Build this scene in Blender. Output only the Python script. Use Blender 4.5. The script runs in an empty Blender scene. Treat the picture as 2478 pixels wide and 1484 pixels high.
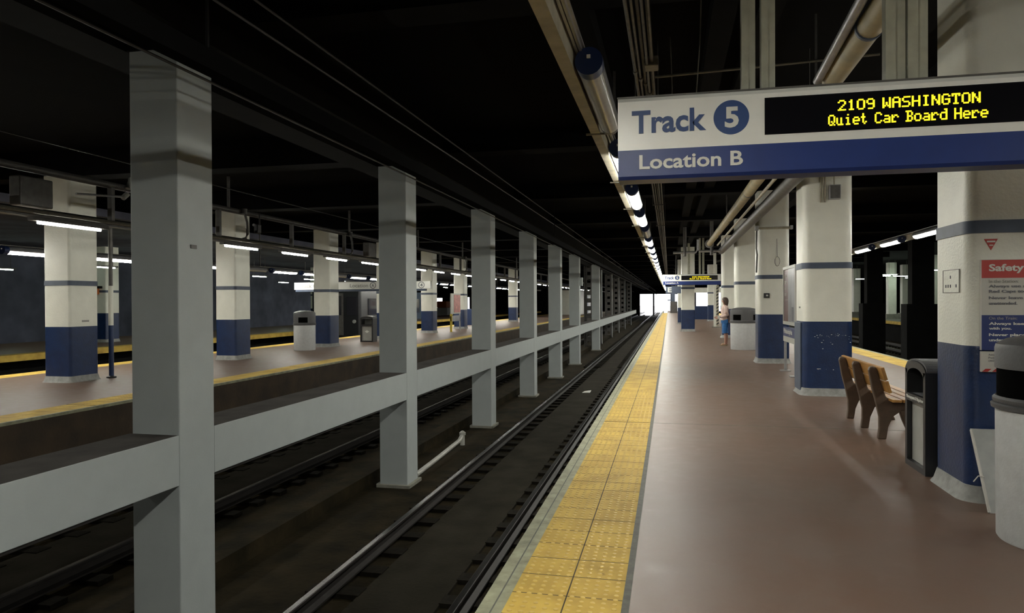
import bpy, bmesh, math, random
from mathutils import Vector, Matrix
random.seed(7)
S = bpy.context.scene
C = S.collection
PI = math.pi

# ------------------------------------------------------------------ camera
FPX, W, H = 1723.0, 2478, 1484
cd = bpy.data.cameras.new('camera')
cd.sensor_fit = 'HORIZONTAL'; cd.sensor_width = 36.0
cd.lens = FPX / W * 36.0
cd.clip_start = 0.05; cd.clip_end = 600
cam = bpy.data.objects.new('camera', cd); C.objects.link(cam)
# the vanishing point of the platform sits at pixel (1620, 728); the camera rolls a quarter of a degree
v = Vector((1620 - W / 2, -(728 - H / 2), -FPX)).normalized()
ROLL = -0.005
a = Vector((math.sin(ROLL), math.cos(ROLL), 0))
u = Vector((a.x, a.y, -(v.x * a.x + v.y * a.y) / v.z)).normalized()
xx = v.cross(u)
R = Matrix((xx, v, u))          # rows = world axes seen from the camera -> camera-to-world
cam.matrix_world = Matrix.Translation((0, 0, 1.6)) @ R.to_4x4()
S.camera = cam

# ------------------------------------------------------------------ view, world
S.view_settings.view_transform = 'Standard'
S.view_settings.look = 'None'
S.view_settings.gamma = 1.0
S.view_settings.use_curve_mapping = False
S.view_settings.exposure = 0.0
w = bpy.data.worlds.new('daylight'); S.world = w; w.use_nodes = True
bgn = w.node_tree.nodes['Background']
bgn.inputs[0].default_value = (0.93, 0.95, 1.0, 1); bgn.inputs[1].default_value = 3.5
try:
    S.cycles.use_denoising = True
    S.cycles.max_bounces = 6; S.cycles.diffuse_bounces = 4; S.cycles.glossy_bounces = 3
    S.cycles.sample_clamp_indirect = 8.0
    S.cycles.use_light_tree = True
except Exception:
    pass
LAMP = 92.0          # emission of the covered lamps
TUBE = 68.0         # emission of the bare tubes

# ------------------------------------------------------------------ materials
def mat(name, col, rough=0.6, metal=0.0, noise=0.0, nscale=6.0, bump=0.0, bscale=60.0, emit=None, strength=0.0, col2=None, coat=0.0, spec=None, alpha=None):
    m = bpy.data.materials.new(name); m.use_nodes = True
    nt = m.node_tree; b = nt.nodes['Principled BSDF']
    b.inputs['Roughness'].default_value = rough; b.inputs['Metallic'].default_value = metal
    if coat: b.inputs['Coat Weight'].default_value = coat
    if spec is not None: b.inputs['Specular IOR Level'].default_value = spec
    tc = nt.nodes.new('ShaderNodeTexCoord')
    n = nt.nodes.new('ShaderNodeTexNoise'); n.inputs['Scale'].default_value = nscale; n.inputs['Detail'].default_value = 5
    nt.links.new(tc.outputs['Object'], n.inputs['Vector'])
    r = nt.nodes.new('ShaderNodeMapRange'); r.inputs[1].default_value = 0.3; r.inputs[2].default_value = 0.7
    nt.links.new(n.outputs['Fac'], r.inputs[0])
    mx = nt.nodes.new('ShaderNodeMix'); mx.data_type = 'RGBA'
    c2 = col2 if col2 else tuple(c * (1 - noise) for c in col)
    c1 = col if col2 else tuple(min(1, c * (1 + noise * 0.5)) for c in col)
    mx.inputs[6].default_value = (*c1, 1); mx.inputs[7].default_value = (*c2, 1)
    nt.links.new(r.outputs[0], mx.inputs[0]); nt.links.new(mx.outputs[2], b.inputs['Base Color'])
    if bump:
        n2 = nt.nodes.new('ShaderNodeTexNoise'); n2.inputs['Scale'].default_value = bscale; n2.inputs['Detail'].default_value = 4
        nt.links.new(tc.outputs['Object'], n2.inputs['Vector'])
        bp = nt.nodes.new('ShaderNodeBump'); bp.inputs['Strength'].default_value = bump; bp.inputs['Distance'].default_value = 0.01
        nt.links.new(n2.outputs['Fac'], bp.inputs['Height']); nt.links.new(bp.outputs[0], b.inputs['Normal'])
    if emit:
        b.inputs['Emission Color'].default_value = (*emit, 1); b.inputs['Emission Strength'].default_value = strength
    return m

def srgb(r, g, b):
    f = lambda c: (c / 255 / 12.92) if c / 255 <= 0.04045 else ((c / 255 + 0.055) / 1.055) ** 2.4
    return (f(r), f(g), f(b))

M = {}
M['white_paint'] = mat('white_paint', (0.76, 0.76, 0.68), 0.38, noise=0.07, nscale=3, bump=0.35, bscale=45)
M['blue_paint'] = mat('blue_paint', (0.007, 0.024, 0.085), 0.35, noise=0.22, nscale=7, bump=0.3, bscale=40)
M['stripe_grey'] = mat('stripe_blue_grey', (0.065, 0.085, 0.13), 0.5, noise=0.15, nscale=9)
M['skirt'] = mat('column_skirt', (0.26, 0.26, 0.25), 0.7, noise=0.25, nscale=14, bump=0.4, bscale=40)
M['post_grey'] = mat('post_grey', (0.345, 0.375, 0.375), 0.6, noise=0.05, nscale=4, bump=0.12, bscale=80)
M['concrete'] = mat('concrete', (0.24, 0.235, 0.20), 0.8, noise=0.25, nscale=5, bump=0.5, bscale=30)
M['coping'] = mat('coping', (0.27, 0.27, 0.18), 0.7, noise=0.35, nscale=9, bump=0.5, bscale=35)
M['joint'] = mat('joint', (0.09, 0.09, 0.075), 0.7, noise=0.3, nscale=20)
M['seam'] = mat('seam', (0.05, 0.035, 0.02), 0.8)
M['edge_wood'] = mat('edge_beam', (0.040, 0.024, 0.011), 0.75, noise=0.5, nscale=2.5, bump=0.5, bscale=20)
M['dark'] = mat('dark_matte', (0.006, 0.006, 0.006), 0.9, noise=0.4, nscale=2, spec=0.08)
M['ceil'] = mat('ceiling_black', (0.0022, 0.0022, 0.0028), 0.95, noise=0.4, nscale=1.5, spec=0.08)  # even near-black base colour for the roof
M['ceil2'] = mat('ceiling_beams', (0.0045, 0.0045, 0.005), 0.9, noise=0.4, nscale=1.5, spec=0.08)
M['haze_navy'] = mat('haze_navy', (0.085, 0.09, 0.13), 0.9, noise=0.4, nscale=1.0)  # bluish tone that puts background haze into the colour
M['girder'] = mat('girder_black', (0.0035, 0.003, 0.0025), 0.9, noise=0.5, nscale=3, spec=0.08)  # near-black base colour, shared with one pipe
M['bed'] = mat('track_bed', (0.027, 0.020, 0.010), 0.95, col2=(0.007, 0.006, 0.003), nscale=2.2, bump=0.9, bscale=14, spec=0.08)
M['slab'] = mat('track_slab', (0.030, 0.026, 0.019), 0.9, col2=(0.014, 0.012, 0.008), nscale=1.8, bump=0.6, bscale=25, spec=0.08)
M['tie'] = mat('tie', (0.013, 0.011, 0.008), 0.85, noise=0.4, nscale=12, bump=0.5, bscale=30, spec=0.08)
M['rail'] = mat('rail_side', (0.018, 0.015, 0.014), 0.6, noise=0.3, nscale=8)
M['railtop'] = mat('rail_head', (0.15, 0.14, 0.135), 0.26, metal=1.0, noise=0.15, nscale=8)
M['cream'] = mat('cream_steel', (0.40, 0.37, 0.28), 0.5, noise=0.25, nscale=7, bump=0.2)
M['hanger'] = mat('hanger_steel', (0.34, 0.34, 0.27), 0.5, noise=0.15, nscale=10, bump=0.15)
M['pipe'] = mat('insulated_pipe', (0.44, 0.36, 0.20), 0.55, col2=(0.30, 0.27, 0.17), nscale=4, bump=0.2)
M['galv'] = mat('galvanised', (0.34, 0.34, 0.34), 0.4, metal=0.5, noise=0.2, nscale=9)
M['dull'] = mat('dull_steel', (0.11, 0.105, 0.10), 0.5, metal=0.3, noise=0.3, nscale=9)
M['conduit'] = mat('conduit', (0.16, 0.15, 0.12), 0.45, metal=0.4, noise=0.3, nscale=12)
M['black'] = mat('black_plastic', (0.012, 0.012, 0.014), 0.4, noise=0.2, nscale=10)
M['blackgloss'] = mat('display_black', (0.006, 0.006, 0.008), 0.12, noise=0.1)
M['bin_grey'] = mat('bin_body', (0.54, 0.555, 0.56), 0.55, noise=0.08, nscale=14, bump=0.25, bscale=70)
M['bin_top'] = mat('bin_hood', (0.085, 0.085, 0.09), 0.5, noise=0.12, nscale=30, bump=0.2, bscale=80)
M['lamp_blue'] = mat('lamp_cap', (0.008, 0.022, 0.09), 0.4)
M['lamp_hood'] = mat('lamp_hood', (0.17, 0.17, 0.18), 0.45, noise=0.1)
M['lamp_off'] = mat('lamp_cover_unlit', (0.42, 0.42, 0.40), 0.18, noise=0.06, nscale=20)
M['lamp_on'] = mat('lamp_cover_lit', (0.9, 0.9, 0.9), 0.4, emit=(1.0, 0.985, 0.88), strength=LAMP)
M['tube_on'] = mat('tube_lit', (0.9, 0.9, 0.9), 0.4, emit=(1.0, 0.99, 0.88), strength=TUBE)
M['tube_green'] = mat('tube_lit_green', (0.9, 0.9, 0.9), 0.4, emit=(0.82, 1.0, 0.80), strength=TUBE * 0.8)
M['sign_white'] = mat('sign_white', (0.74, 0.74, 0.70), 0.35, noise=0.05, nscale=5)
M['sign_blue'] = mat('sign_blue', (0.007, 0.028, 0.16), 0.45, noise=0.1, nscale=6)
M['text_blue'] = mat('lettering_blue', (0.010, 0.045, 0.17), 0.5)
M['text_white'] = mat('lettering_white', (0.62, 0.62, 0.58), 0.5)
M['text_grey'] = mat('lettering_grey', (0.12, 0.12, 0.14), 0.5)
M['text_light_grey'] = mat('lettering_pale', (0.30, 0.29, 0.27), 0.5)
M['led'] = mat('led_dots', (0.8, 0.7, 0.02), 0.5, emit=(1.0, 0.78, 0.02), strength=1.3)
M['red'] = mat('poster_red', (0.42, 0.035, 0.03), 0.45, noise=0.08)
M['poster_white'] = mat('poster_white', (0.50, 0.49, 0.45), 0.4, noise=0.06)
M['poster_blue'] = mat('poster_blue', (0.014, 0.03, 0.14), 0.4, noise=0.08)
M['maroon'] = mat('poster_maroon', (0.11, 0.028, 0.03), 0.3, noise=0.15)
M['poster_grey'] = mat('poster_photo', (0.36, 0.37, 0.40), 0.3, col2=(0.12, 0.12, 0.14), nscale=1.6)
M['frame_white'] = mat('frame_white', (0.50, 0.50, 0.46), 0.4)
M['iron'] = mat('bench_iron', (0.075, 0.046, 0.028), 0.5, noise=0.2, nscale=12, bump=0.2)
M['wood'] = mat('bench_wood', (0.38, 0.19, 0.05), 0.45, noise=0.35, nscale=5)
M['board'] = mat('leaning_board', (0.36, 0.37, 0.36), 0.6, noise=0.15, nscale=8)
M['bar_black'] = mat('bar_black', (0.002, 0.002, 0.002), 0.95, spec=0.02)
M['beam_top'] = mat('beam_top_brown', (0.060, 0.054, 0.050), 0.95, noise=0.3, nscale=3, spec=0.1)
M['perspex'] = mat('bin_panel', (0.33, 0.33, 0.31), 0.25, noise=0.2, nscale=3)
M['pvc'] = mat('pvc', (0.36, 0.36, 0.33), 0.4, noise=0.2)
M['wire'] = mat('wire', (0.02, 0.018, 0.016), 0.5, metal=0.6)
M['glass'] = mat('dark_glass', (0.02, 0.02, 0.025), 0.08)
M['train'] = mat('train_steel', (0.022, 0.023, 0.027), 0.35, metal=0.4, noise=0.15, nscale=4)
M['skin'] = mat('skin', (0.42, 0.22, 0.16), 0.5)
M['hair'] = mat('hair', (0.045, 0.025, 0.018), 0.5)
M['blouse'] = mat('blouse', (0.62, 0.47, 0.42), 0.8)
M['denim'] = mat('denim', (0.035, 0.16, 0.42), 0.8, noise=0.3, nscale=20)
M['bag'] = mat('bag_brown', (0.06, 0.035, 0.035), 0.6)
M['sandal'] = mat('sandal', (0.32, 0.24, 0.13), 0.6)
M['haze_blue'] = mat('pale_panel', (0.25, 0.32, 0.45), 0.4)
M['orange'] = mat('orange_paint', (0.5, 0.14, 0.03), 0.5)
M['outside'] = mat('outside_ground', (0.35, 0.34, 0.33), 0.9)
M['yellow_paint'] = mat('yellow_paint', (0.60, 0.45, 0.05), 0.5)

def floor_mat():
    m = bpy.data.materials.new('platform_terracotta'); m.use_nodes = True
    nt = m.node_tree; b = nt.nodes['Principled BSDF']
    b.inputs['Specular IOR Level'].default_value = 0.32
    tc = nt.nodes.new('ShaderNodeTexCoord')
    def noise(sc, det=6, ro=0.6):
        n = nt.nodes.new('ShaderNodeTexNoise'); n.inputs['Scale'].default_value = sc; n.inputs['Detail'].default_value = det
        n.inputs['Roughness'].default_value = ro
        nt.links.new(tc.outputs['Object'], n.inputs['Vector']); return n
    n1 = noise(0.9); n2 = noise(5.5, 8); n3 = noise(120, 2)
    r1 = nt.nodes.new('ShaderNodeMapRange'); r1.inputs[1].default_value = 0.35; r1.inputs[2].default_value = 0.68
    nt.links.new(n1.outputs['Fac'], r1.inputs[0])
    mx = nt.nodes.new('ShaderNodeMix'); mx.data_type = 'RGBA'
    mx.inputs[6].default_value = (0.122, 0.068, 0.046, 1); mx.inputs[7].default_value = (0.130, 0.090, 0.070, 1)
    nt.links.new(r1.outputs[0], mx.inputs[0])
    r2 = nt.nodes.new('ShaderNodeMapRange'); r2.inputs[1].default_value = 0.42; r2.inputs[2].default_value = 0.75
    r2.inputs[3].default_value = 0.0; r2.inputs[4].default_value = 0.55
    nt.links.new(n2.outputs['Fac'], r2.inputs[0])
    mx2 = nt.nodes.new('ShaderNodeMix'); mx2.data_type = 'RGBA'; mx2.inputs[7].default_value = (0.16, 0.118, 0.095, 1)
    nt.links.new(r2.outputs[0], mx2.inputs[0]); nt.links.new(mx.outputs[2], mx2.inputs[6])
    nt.links.new(mx2.outputs[2], b.inputs['Base Color'])
    r3 = nt.nodes.new('ShaderNodeMapRange'); r3.inputs[3].default_value = 0.34; r3.inputs[4].default_value = 0.58
    nt.links.new(n2.outputs['Fac'], r3.inputs[0]); nt.links.new(r3.outputs[0], b.inputs['Roughness'])
    bp = nt.nodes.new('ShaderNodeBump'); bp.inputs['Strength'].default_value = 0.10; bp.inputs['Distance'].default_value = 0.004
    nt.links.new(n3.outputs['Fac'], bp.inputs['Height']); nt.links.new(bp.outputs[0], b.inputs['Normal'])
    return m
M['floor'] = floor_mat()

def tactile_mat(bumps=True):
    m = bpy.data.materials.new('tactile_yellow'); m.use_nodes = True
    nt = m.node_tree; b = nt.nodes['Principled BSDF']; b.inputs['Roughness'].default_value = 0.7; b.inputs['Specular IOR Level'].default_value = 0.2
    tc = nt.nodes.new('ShaderNodeTexCoord')
    n = nt.nodes.new('ShaderNodeTexNoise'); n.inputs['Scale'].default_value = 3.0; n.inputs['Detail'].default_value = 8
    nt.links.new(tc.outputs['Object'], n.inputs['Vector'])
    cr = nt.nodes.new('ShaderNodeValToRGB')
    cr.color_ramp.elements[0].position = 0.30; cr.color_ramp.elements[0].color = (0.38, 0.25, 0.055, 1)
    cr.color_ramp.elements[1].position = 0.62; cr.color_ramp.elements[1].color = (0.56, 0.385, 0.08, 1)
    nt.links.new(n.outputs['Fac'], cr.inputs[0])
    # small dark scuffs
    n2 = nt.nodes.new('ShaderNodeTexNoise'); n2.inputs['Scale'].default_value = 14.0; n2.inputs['Detail'].default_value = 3
    nt.links.new(tc.outputs['Object'], n2.inputs['Vector'])
    r = nt.nodes.new('ShaderNodeMapRange'); r.inputs[1].default_value = 0.70; r.inputs[2].default_value = 0.78; r.inputs[4].default_value = 0.6
    nt.links.new(n2.outputs['Fac'], r.inputs[0])
    mx = nt.nodes.new('ShaderNodeMix'); mx.data_type = 'RGBA'; mx.inputs[7].default_value = (0.10, 0.06, 0.03, 1)
    nt.links.new(r.outputs[0], mx.inputs[0]); nt.links.new(cr.outputs[0], mx.inputs[6]); nt.links.new(mx.outputs[2], b.inputs['Base Color'])
    # truncated domes every 61 mm
    sx = nt.nodes.new('ShaderNodeSeparateXYZ'); nt.links.new(tc.outputs['Object'], sx.inputs[0])
    def fr(out):
        d = nt.nodes.new('ShaderNodeMath'); d.operation = 'DIVIDE'; d.inputs[1].default_value = 0.061; nt.links.new(out, d.inputs[0])
        f = nt.nodes.new('ShaderNodeMath'); f.operation = 'FRACT'; nt.links.new(d.outputs[0], f.inputs[0])
        s = nt.nodes.new('ShaderNodeMath'); s.operation = 'SUBTRACT'; s.inputs[1].default_value = 0.5; nt.links.new(f.outputs[0], s.inputs[0])
        p = nt.nodes.new('ShaderNodeMath'); p.operation = 'POWER'; p.inputs[1].default_value = 2; nt.links.new(s.outputs[0], p.inputs[0])
        return p
    px, py = fr(sx.outputs[0]), fr(sx.outputs[1])
    ad = nt.nodes.new('ShaderNodeMath'); nt.links.new(px.outputs[0], ad.inputs[0]); nt.links.new(py.outputs[0], ad.inputs[1])
    mr = nt.nodes.new('ShaderNodeMapRange'); mr.inputs[1].default_value = 0.03; mr.inputs[2].default_value = 0.10; mr.inputs[3].default_value = 1; mr.inputs[4].default_value = 0
    nt.links.new(ad.outputs[0], mr.inputs[0])
    if not bumps: return m
    bp = nt.nodes.new('ShaderNodeBump'); bp.inputs['Strength'].default_value = 0.5; bp.inputs['Distance'].default_value = 0.005
    nt.links.new(mr.outputs[0], bp.inputs['Height']); nt.links.new(bp.outputs[0], b.inputs['Normal'])
    return m
M['tactile'] = tactile_mat()
M['tactile_flat'] = tactile_mat(False)
M['tactile_plain'] = mat('tactile_dome', (0.55, 0.375, 0.075), 0.5, noise=0.15, nscale=4)

# ------------------------------------------------------------------ mesh helpers
class MB:
    def __init__(s, o=(0, 0, 0)):
        s.v, s.f, s.o = [], [], Vector(o)
    def add(s, vs, fs):
        n = len(s.v); s.v += [tuple(Vector(p) - s.o) for p in vs]; s.f += [tuple(n + i for i in f) for f in fs]; return s
    def box(s, x0, x1, y0, y1, z0, z1):
        p = [(x, y, z) for x in (x0, x1) for y in (y0, y1) for z in (z0, z1)]
        return s.add(p, [(0, 1, 3, 2), (4, 6, 7, 5), (0, 4, 5, 1), (2, 3, 7, 6), (0, 2, 6, 4), (1, 5, 7, 3)])
    def rings(s, rings, caps=True, close=False):
        n = len(rings[0]); vs = [p for r in rings for p in r]; fs = []
        m = len(rings)
        for i in range(m if close else m - 1):
            for k in range(n):
                a0, a1 = i * n + k, i * n + (k + 1) % n
                b0, b1 = ((i + 1) % m) * n + k, ((i + 1) % m) * n + (k + 1) % n
                fs.append((a0, a1, b1, b0))
        if caps and not close: fs += [tuple(range(n))[::-1], tuple((m - 1) * n + k for k in range(n))]
        return s.add(vs, fs)
    def tube(s, pts, r, n=10, caps=True, ry=None):
        pts = [Vector(p) for p in pts]; rs = []
        for i, p in enumerate(pts):
            d = (pts[min(i + 1, len(pts) - 1)] - pts[max(i - 1, 0)]).normalized()
            ref = Vector((0, 0, 1)) if abs(d.z) < 0.9 else Vector((1, 0, 0))
            sx = d.cross(ref).normalized(); sy = sx.cross(d)
            ri = r[i] if isinstance(r, (list, tuple)) else r
            rj = (ry[i] if isinstance(ry, (list, tuple)) else ry) if ry else ri
            rs.append([p + sx * ri * math.cos(2 * PI * k / n) + sy * rj * math.sin(2 * PI * k / n) for k in range(n)])
        return s.rings(rs, caps)
    def lathe(s, c, prof, n=32):
        rs = [[(c[0] + r * math.cos(2 * PI * k / n), c[1] + r * math.sin(2 * PI * k / n), c[2] + z) for k in range(n)] for r, z in prof]
        return s.rings(rs)
    def rprism(s, x0, x1, y0, y1, z0, z1, r, n=6, levels=None):
        out = []
        for z, e in (levels or ((z0, 0), (z1, 0))):
            ring = []
            for cx, cy, a0 in ((x1 - r, y1 - r, 0), (x0 + r, y1 - r, PI / 2), (x0 + r, y0 + r, PI), (x1 - r, y0 + r, 1.5 * PI)):
                for k in range(n + 1):
                    t = a0 + PI / 2 * k / n
                    ring.append((cx + (r + e) * math.cos(t), cy + (r + e) * math.sin(t), z))
            out.append(ring)
        return s.rings(out)
    def extr(s, poly, axis, a0, a1):
        """2-D outline extruded along an axis; poly gives the other two coordinates in order"""
        def P(p, t):
            q = list(p); q.insert(axis, t); return tuple(q)
        return s.rings([[P(p, a0) for p in poly], [P(p, a1) for p in poly]])
    def mesh(s, name, smooth=False):
        me = bpy.data.meshes.new(name); me.from_pydata(s.v, [], s.f)
        bm = bmesh.new(); bm.from_mesh(me); bmesh.ops.recalc_face_normals(bm, faces=bm.faces); bm.to_mesh(me); bm.free()
        if smooth:
            for p in me.polygons: p.use_smooth = True
            try: me.set_sharp_from_angle(angle=math.radians(40))
            except Exception: pass
        return me

def obj(name, mb, m, parent=None, smooth=False, loc=None, bevel=0.0):
    me = mb.mesh(name, smooth) if isinstance(mb, MB) else mb
    o = bpy.data.objects.new(name, me); C.objects.link(o)
    if m is not None:
        me.materials.clear(); me.materials.append(M[m] if isinstance(m, str) else m)
    if parent: o.parent = parent
    if loc: o.location = loc
    if bevel:
        b = o.modifiers.new('edge', 'BEVEL'); b.width = bevel; b.segments = 2; b.limit_method = 'ANGLE'
    return o
def tag(o, label=None, cat=None, group=None, kind=None):
    if label: o['label'] = label
    if cat: o['category'] = cat
    if group: o['group'] = group
    if kind: o['kind'] = kind
    return o
def thing(name, label, cat, loc=(0, 0, 0), rz=0, group=None, kind=None):
    o = bpy.data.objects.new(name, None); C.objects.link(o); o.empty_display_size = 0.1
    o.location = loc; o.rotation_euler = (0, 0, rz)
    return tag(o, label, cat, group, kind)
def struct(name, mb, m, smooth=False):
    return tag(obj(name, mb, m, smooth=smooth), kind='structure')
def dup(root, loc, label=None, group=None, rz=None):
    def cp(o, par):
        c = o.copy(); C.objects.link(c)
        if par: c.parent = par
        for ch in o.children: cp(ch, c)
        return c
    r = cp(root, None); r.location = loc
    if rz is not None: r.rotation_euler = (0, 0, rz)
    if label: r['label'] = label
    if group: r['group'] = group
    return r
ORD = 'first second third fourth fifth sixth seventh eighth ninth tenth eleventh twelfth thirteenth fourteenth fifteenth'.split()

def text(name, s, m, parent, x0, z0, x1=None, z1=None, y=0.0, bold=0.0, depth=0.002, face='-Y', height=None):
    """lettering fitted into a box (local coordinates); face -Y: reads along +X, face -X: reads along -Y"""
    cu = bpy.data.curves.new(name, 'FONT'); cu.body = s; cu.size = 1.0; cu.offset = bold; cu.extrude = 0.5; cu.resolution_u = 3
    t = bpy.data.objects.new(name, cu); C.objects.link(t)
    bpy.context.view_layer.update()
    dg = bpy.context.evaluated_depsgraph_get()
    me = bpy.data.meshes.new_from_object(t.evaluated_get(dg))
    bpy.data.objects.remove(t); bpy.data.curves.remove(cu)
    xs = [p.co.x for p in me.vertices]; ys = [p.co.y for p in me.vertices]
    bx0, bx1, by0, by1 = min(xs), max(xs), min(ys), max(ys)
    if x1 is None: sy = (z1 - z0) / (by1 - by0); sx = sy
    else:
        sx = (x1 - x0) / (bx1 - bx0); sy = (z1 - z0) / (by1 - by0) if z1 is not None else sx
    for p in me.vertices:
        X, Z, D = x0 + (p.co.x - bx0) * sx, z0 + (p.co.y - by0) * sy, -p.co.z * 2 * depth
        p.co = (X, y + D, Z) if face == '-Y' else (y + D, -X, Z)
    me.name = name
    return obj(name, me, m, parent)

# ================================================================== STRUCTURE
YB, YE, YEND = -8.0, 112.0, 150.0
struct('floor', MB().box(-0.21, 5.42, YB, YE, -0.28, 0.0), 'floor')
struct('trim_1', MB().box(-0.955, -0.85, YB, YE, -0.28, 0.0), 'coping')
struct('trim_2', MB().box(-0.25, -0.21, YB, YE, -0.28, -0.002), 'joint')
struct('trim_3', MB().box(6.03, 6.16, YB, YE, -0.28, 0.0), 'coping')
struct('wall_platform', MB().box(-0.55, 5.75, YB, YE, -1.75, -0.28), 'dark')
struct('trim_8', MB().box(-0.912, -0.904, YB, YE, -0.1, 0.0008), 'joint')
struct('trim_4', MB().box(-0.985, -0.955, YB, YE, -0.30, -0.004), 'coping')

def tactile(name, x0, x1, label, near=False):
    t = thing(name, label, 'tactile paving', ((x0 + x1) / 2, YB, 0))
    o = ((x0 + x1) / 2, 0, 0)
    xm = (x0 + x1) / 2; sm = MB(t.location)
    pl = MB(t.location)
    for y0, y1 in (((13.0, 21.6),) if near else ((YB, 9.47), (9.52, 21.6))) + ((21.65, 36.0), (36.05, 95.0)):
        pl.box(x0, xm - 0.004, y0, y1, -0.24, 0.001); pl.box(xm + 0.004, x1, y0, y1, -0.24, 0.001)
    obj('paving', pl, 'tactile', t)
    if near: obj('paving', MB(t.location).box(x0, xm - 0.004, YB, 9.47, -0.24, 0.001).box(xm + 0.004, x1, YB, 9.47, -0.24, 0.001).box(x0, xm - 0.004, 9.52, 13, -0.24, 0.001).box(xm + 0.004, x1, 9.52, 13, -0.24, 0.001), 'tactile_flat', t)
    sm.box(xm - 0.004, xm + 0.004, YB, 95, -0.2, -0.002)
    for y in (9.495, 21.625, 36.025): sm.box(x0, x1, y - 0.025, y + 0.025, -0.2, -0.003)
    y = 2.44
    while y < 12:
        if abs(y - 9.49) > 0.1: sm.box(x0, x1, y - 0.003, y + 0.003, 0.0, 0.0018)
        y += 0.2758
    obj('seams', sm, 'seam', t)
    if near:
        d = MB(t.location); n = 8
        y = 2.44 + 0.0305
        while y < 13.0:
            for k in range(5):
                for s_ in (-1, 1):
                    cx = xm + s_ * (0.030 + 0.0585 * k)
                    rr = [[(cx + r * math.cos(2 * PI * q / n), y + r * math.sin(2 * PI * q / n), z) for q in range(n)] for r, z in ((0.015, 0.0), (0.0125, 0.0045), (0.008, 0.0055))]
                    if abs(y - 9.495) > 0.04: d.rings(rr)
            y += 0.0585
        tag(obj('domes', d, 'tactile_plain', t, smooth=True), kind='stuff')
    return t
tactile('tactile_paving', -0.85, -0.25, 'yellow domed warning strip beside the grey post track, on the brown platform', near=True)
tactile('tactile_paving', 5.42, 6.03, 'yellow warning strip beyond the bench along the other edge of the brown platform')
# fine expansion joint in the floor
struct('trim_5', MB().box(-0.21, 5.42, 9.488, 9.500, -0.002, 0.0008), 'joint')

# opposite platform
struct('floor_opposite', MB().box(-14.05, -9.35, -12, YE, -0.25, 0.0), 'floor')
struct('trim_6', MB().box(-8.80, -8.75, -12, YE, -0.27, 0.0), 'coping')
struct('trim_7', MB().box(-8.84, -8.745, -12, YE, -0.62, -0.045), 'edge_wood')
struct('wall_opposite', MB().box(-14.0, -9.3, -12, YE, -1.75, -0.25), 'dark')
tactile('tactile_paving', -9.35, -8.80, 'yellow warning strip along the opposite platform edge facing the grey posts')
tactile('tactile_paving', -14.62, -14.05, 'thin yellow strip on the far edge of the opposite platform')
# third and fourth platforms
struct('floor_third', MB().box(-26.2, -20.5, -12, YE, -0.25, 0.0), 'floor')
struct('wall_third', MB().box(-25.8, -20.6, -12, YE, -1.75, -0.25), 'dark')
tag(obj('tactile_paving', MB().box(-20.5, -20.0, -12, YE, -0.2, 0.002), 'tactile'), 'dim yellow strip on the edge of the third platform behind the opposite one', 'tactile paving')
struct('floor_fourth', MB().box(16.4, 24, 2, YE, -0.25, 0.0), 'concrete')
struct('wall_fourth', MB().box(16.3, 24, 2, YE, -1.75, -0.25), 'dark')
tag(obj('tactile_paving', MB().box(15.9, 16.4, 2, YE, -0.2, 0.002), 'tactile'), 'narrow yellow strip on the dim platform seen between the two thick columns', 'tactile paving')

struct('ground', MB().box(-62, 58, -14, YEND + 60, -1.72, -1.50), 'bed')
struct('ground_slab', MB().box(-3.18, -2.28, -14, YEND + 40, -1.52, -1.462), 'slab')
struct('ground_slab_opposite', MB().box(-7.75, -6.55, -14, YEND + 40, -1.52, -1.462), 'slab')
struct('ground_kerb', MB().box(-5.25, -4.95, -14, YEND, -1.52, -1.30), 'bed')
struct('ground_outside', MB().box(-62, 58, YEND + 1.5, YEND + 300, -1.515, -1.498), 'outside')
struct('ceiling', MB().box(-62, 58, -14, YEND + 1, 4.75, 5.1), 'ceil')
struct('ceiling_haze', MB().box(-40, -14.9, 3, 130, 3.95, 4.15), 'haze_navy')  # lighter bluish slab added to stand in for haze overhead
struct('wall_haze', MB().box(-30, -29.6, -10, 78, -1.5, 4.6), 'haze_navy')  # navy wall added to give the background its hazy tone
struct('wall_back', MB().box(-62, 58, -14.4, -14, -1.7, 5), 'dark')
struct('wall_left', MB().box(-62, -61.5, -14, YEND + 1, -1.7, 5), 'dark')
struct('wall_right', MB().box(57.5, 58, -14, YEND + 1, -1.7, 5), 'dark')
# end wall with the daylight openings
op = [(-52.5, -51.4, 0.2, 2.4), (-50.6, -48.9, -0.7, 2.45), (-47.2, -46.5, -0.4, 2.6), (-43.3, -42.7, -0.2, 2.6), (-6.0, -3.35, -1.5, 3.0), (-3.05, 0.2, -1.5, 3.0), (0.7, 1.75, -0.6, 2.95), (5.3, 8.8, -0.6, 3.2), (9.6, 10.2, -0.6, 3.2), (43.8, 44.4, 0.9, 2.7), (44.9, 45.5, 1.3, 3.4)]
ew = MB(); x = -62
for x0, x1, z0, z1 in op:
    ew.box(x, x0, YEND, YEND + 0.8, -1.7, 5); ew.box(x0, x1, YEND, YEND + 0.8, z1, 5)
    if z0 > -1.45: ew.box(x0, x1, YEND, YEND + 0.8, -1.7, z0)
    x = x1
ew.box(x, 58, YEND, YEND + 0.8, -1.7, 5)
struct('wall_end', ew, 'dark')
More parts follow.
